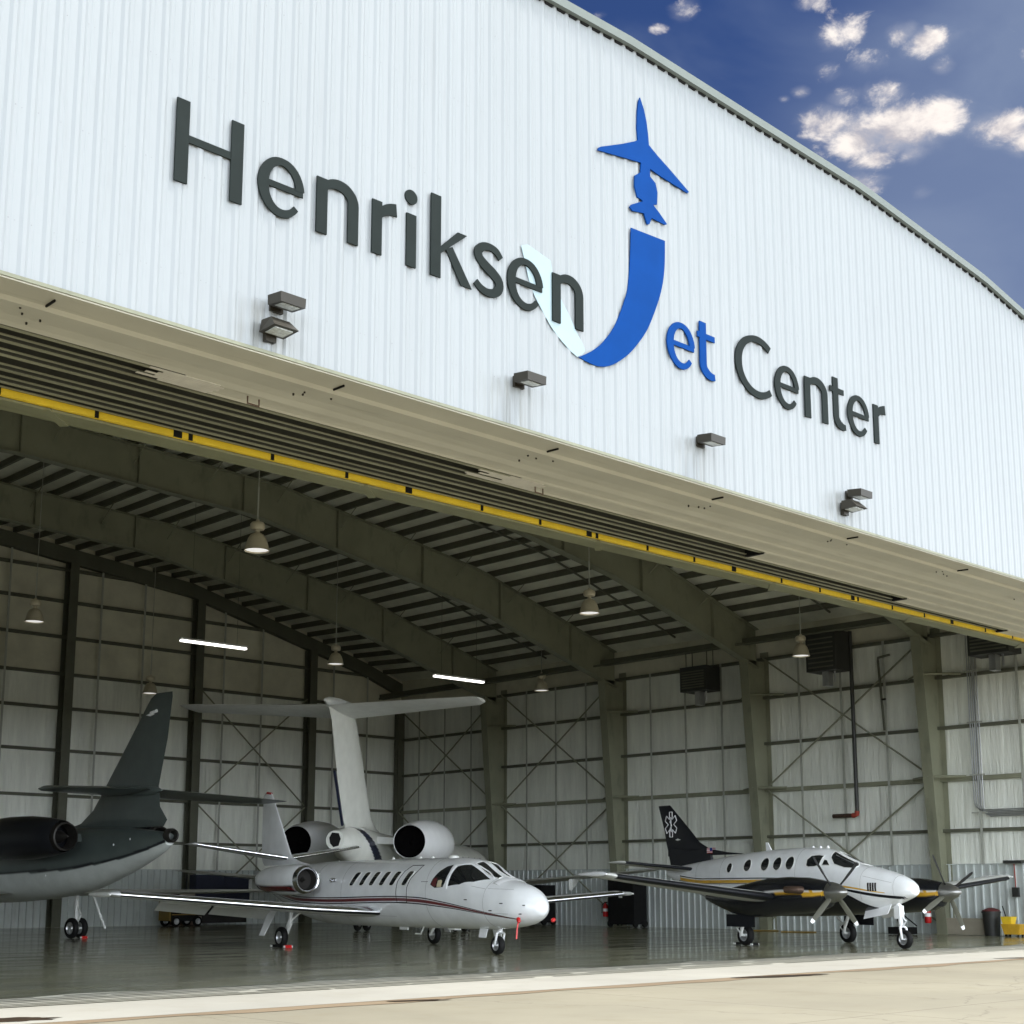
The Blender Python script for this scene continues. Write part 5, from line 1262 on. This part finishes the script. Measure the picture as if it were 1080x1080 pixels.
t = empty('trash_can', (46.05, 24.95, 0)); tag(t, 'dark grey rubbish bin with a red bag standing by the right wall', 'bin')
g = MB(); g.lathe([(.0,.01),(.24,.01),(.30,.76),(.325,.77),(.325,.82),(.29,.82),(.26,.5)], (0,0,0), n=26); g.build('bin_body', M['heater'], t, sharp=40)
g = MB(); g.lathe([(.28,.78),(.30,.85),(.2,.90),(.08,.94),(0,.93)], (0,0,0), n=14); g.build('bag', M['mar'], t, sharp=60)
t = MB(); t.box(-.03,.03,-.95,.95,.02,.58); o = t.build('board', M['plywood']); o.location = (46.15, 26.05, 0); o.rotation_euler = (0,math.radians(-6),0); tag(o, 'beige board leaning on the wall left of the bin', 'board')
t = empty('mop_bucket', (45.75, 24.0, 0)); tag(t, 'yellow mop bucket with wringer at the far right', 'mop bucket')
g = MB(); g.hexa([(-.18,-.26,.08),(.18,-.26,.08),(.18,.26,.08),(-.18,.26,.08)],[(-.24,-.34,.42),(.24,-.34,.42),(.24,.34,.42),(-.24,.34,.42)]); g.build('bucket', M['gold'], t, sharp=30)
g = MB(); g.hexa([(-.15,.02,.42),(.15,.02,.42),(.15,.32,.42),(-.15,.32,.42)],[(-.2,-.02,.66),(.2,-.02,.66),(.2,.36,.66),(-.2,.36,.66)]); g.build('wringer', M['yellow'], t, sharp=30)
g = MB(); g.tube([(0,.25,.6),(.1,.42,1.0)], .02, 6); g.build('handle', M['black'], t)
for a in (-1,1):
    for b_ in (-1,1):
        g = MB(); g.lathe([(.045,-.02),(.045,.02)], (a*.14,b_*.22,.045), (0,1,0), 12); g.build('caster', M['black'], t)
t = empty('wall_outlet', (46.55, 24.25, 1.3)); tag(t, 'grey switch box with a red cord on the lower wall above the mop bucket', 'switch box')
g = MB(); g.box(-.1,.02,-.11,.11,0,.32); g.build('box', M['heater'], t); g = MB(); g.tube([(-.02,0,.32),(-.02,.02,1.1)], .02, 6); g.build('cord', M['rustred'], t); g = MB(); g.box(-.25,.0,-.35,.3,1.12,1.22); g.build('shelf', M['heater'], t)
t = empty('tail_stand', (45.3, 27.95, 0)); tag(t, 'black tripod tail stand with sloping legs by the right column', 'stand')
g = MB(); g.tube([(0,.5,1.25),(0,-.05,.1)], .03, 8); g.tube([(0,.3,.95),(0,-.6,.3)], .025, 8); g.build('leg', M['black'], t); g = MB(); g.box(-.25,.25,-.45,.4,.02,.26); g.build('base', M['black'], t)
# yellow plank pieces lying by the wainscot
for x, y, r, lb in ((44.9,33.6,.2,'yellow hose end lying on the floor behind the turboprop wing, farther left'),(44.4,31.6,.35,'yellow hose end lying on the floor under the near propeller')):
    g = MB(); g.tube([(-.6,0,.03),(-.2,.05,.03),(.3,-.02,.03),(.7,.04,.03)], .025, 8); o = g.build('floor_hose', M['ochre'], sharp=40); o.location = (x, y, 0); o.rotation_euler = (0,0,r+1.6); tag(o, lb, 'hose', 'yellow hoses on the floor')

# ------------------------------------------------------------------ things along the rear wall
t = empty('tow_tug', (33.1, 55.6, 0), math.radians(0)); t.scale = (.8,.8,.8); tag(t, 'low yellow aircraft tug by the rear wall under the dark green tail', 'tug')
g = MB(); g.box(-.8,.8,-.55,.55,.28,.62); g.hexa([(-.75,-.5,.62),(-.2,-.5,.62),(-.2,.5,.62),(-.75,.5,.62)],[(-.68,-.45,1.15),(-.3,-.45,1.15),(-.3,.45,1.15),(-.68,.45,1.15)]); g.build('chassis', M['black'], t)
g = MB(); g.box(-.95,-.85,-.55,.55,.3,1.35); g.box(-.8,.8,-.57,-.55,.60,.65); g.build('body_panel', M['ochre'], t)
for x in (-.55,.75):
    for y in (-.56,.56):
        w = wheel(t, x, y, .27, .2)
t = empty('storage_cabinet', (35.7, 56.75, 0)); tag(t, 'wide navy cabinet against the rear wall behind the white jet tail', 'cabinet')
g = MB(); g.box(-1.4,1.4,-.4,.4,.9,2.2); g.build('cabinet_body', M['bluetarp'], t); g = MB(); g.box(-1.3,1.3,-.35,.35,.1,.88); g.build('base', M['darkint'], t)
g = MB(); g.box(-1.35,-.05,-.415,-.40,.95,2.15); g.box(.05,1.35,-.415,-.40,.95,2.15); g.build('door', M['bluetarp'], t)
t = empty('crate', (34.1, 56.8, 0)); tag(t, 'brown crate stack beside the navy cabinet at the rear wall', 'crate')
g = MB(); g.box(-.55,.55,-.4,.4,.02,1.55); g.build('crate_body', M['brownbox'], t); g = MB()
for z in (.3,.8,1.3): g.box(-.57,.57,-.42,-.4,z,z+.1)
g.build('slat', M['plywood'], t)
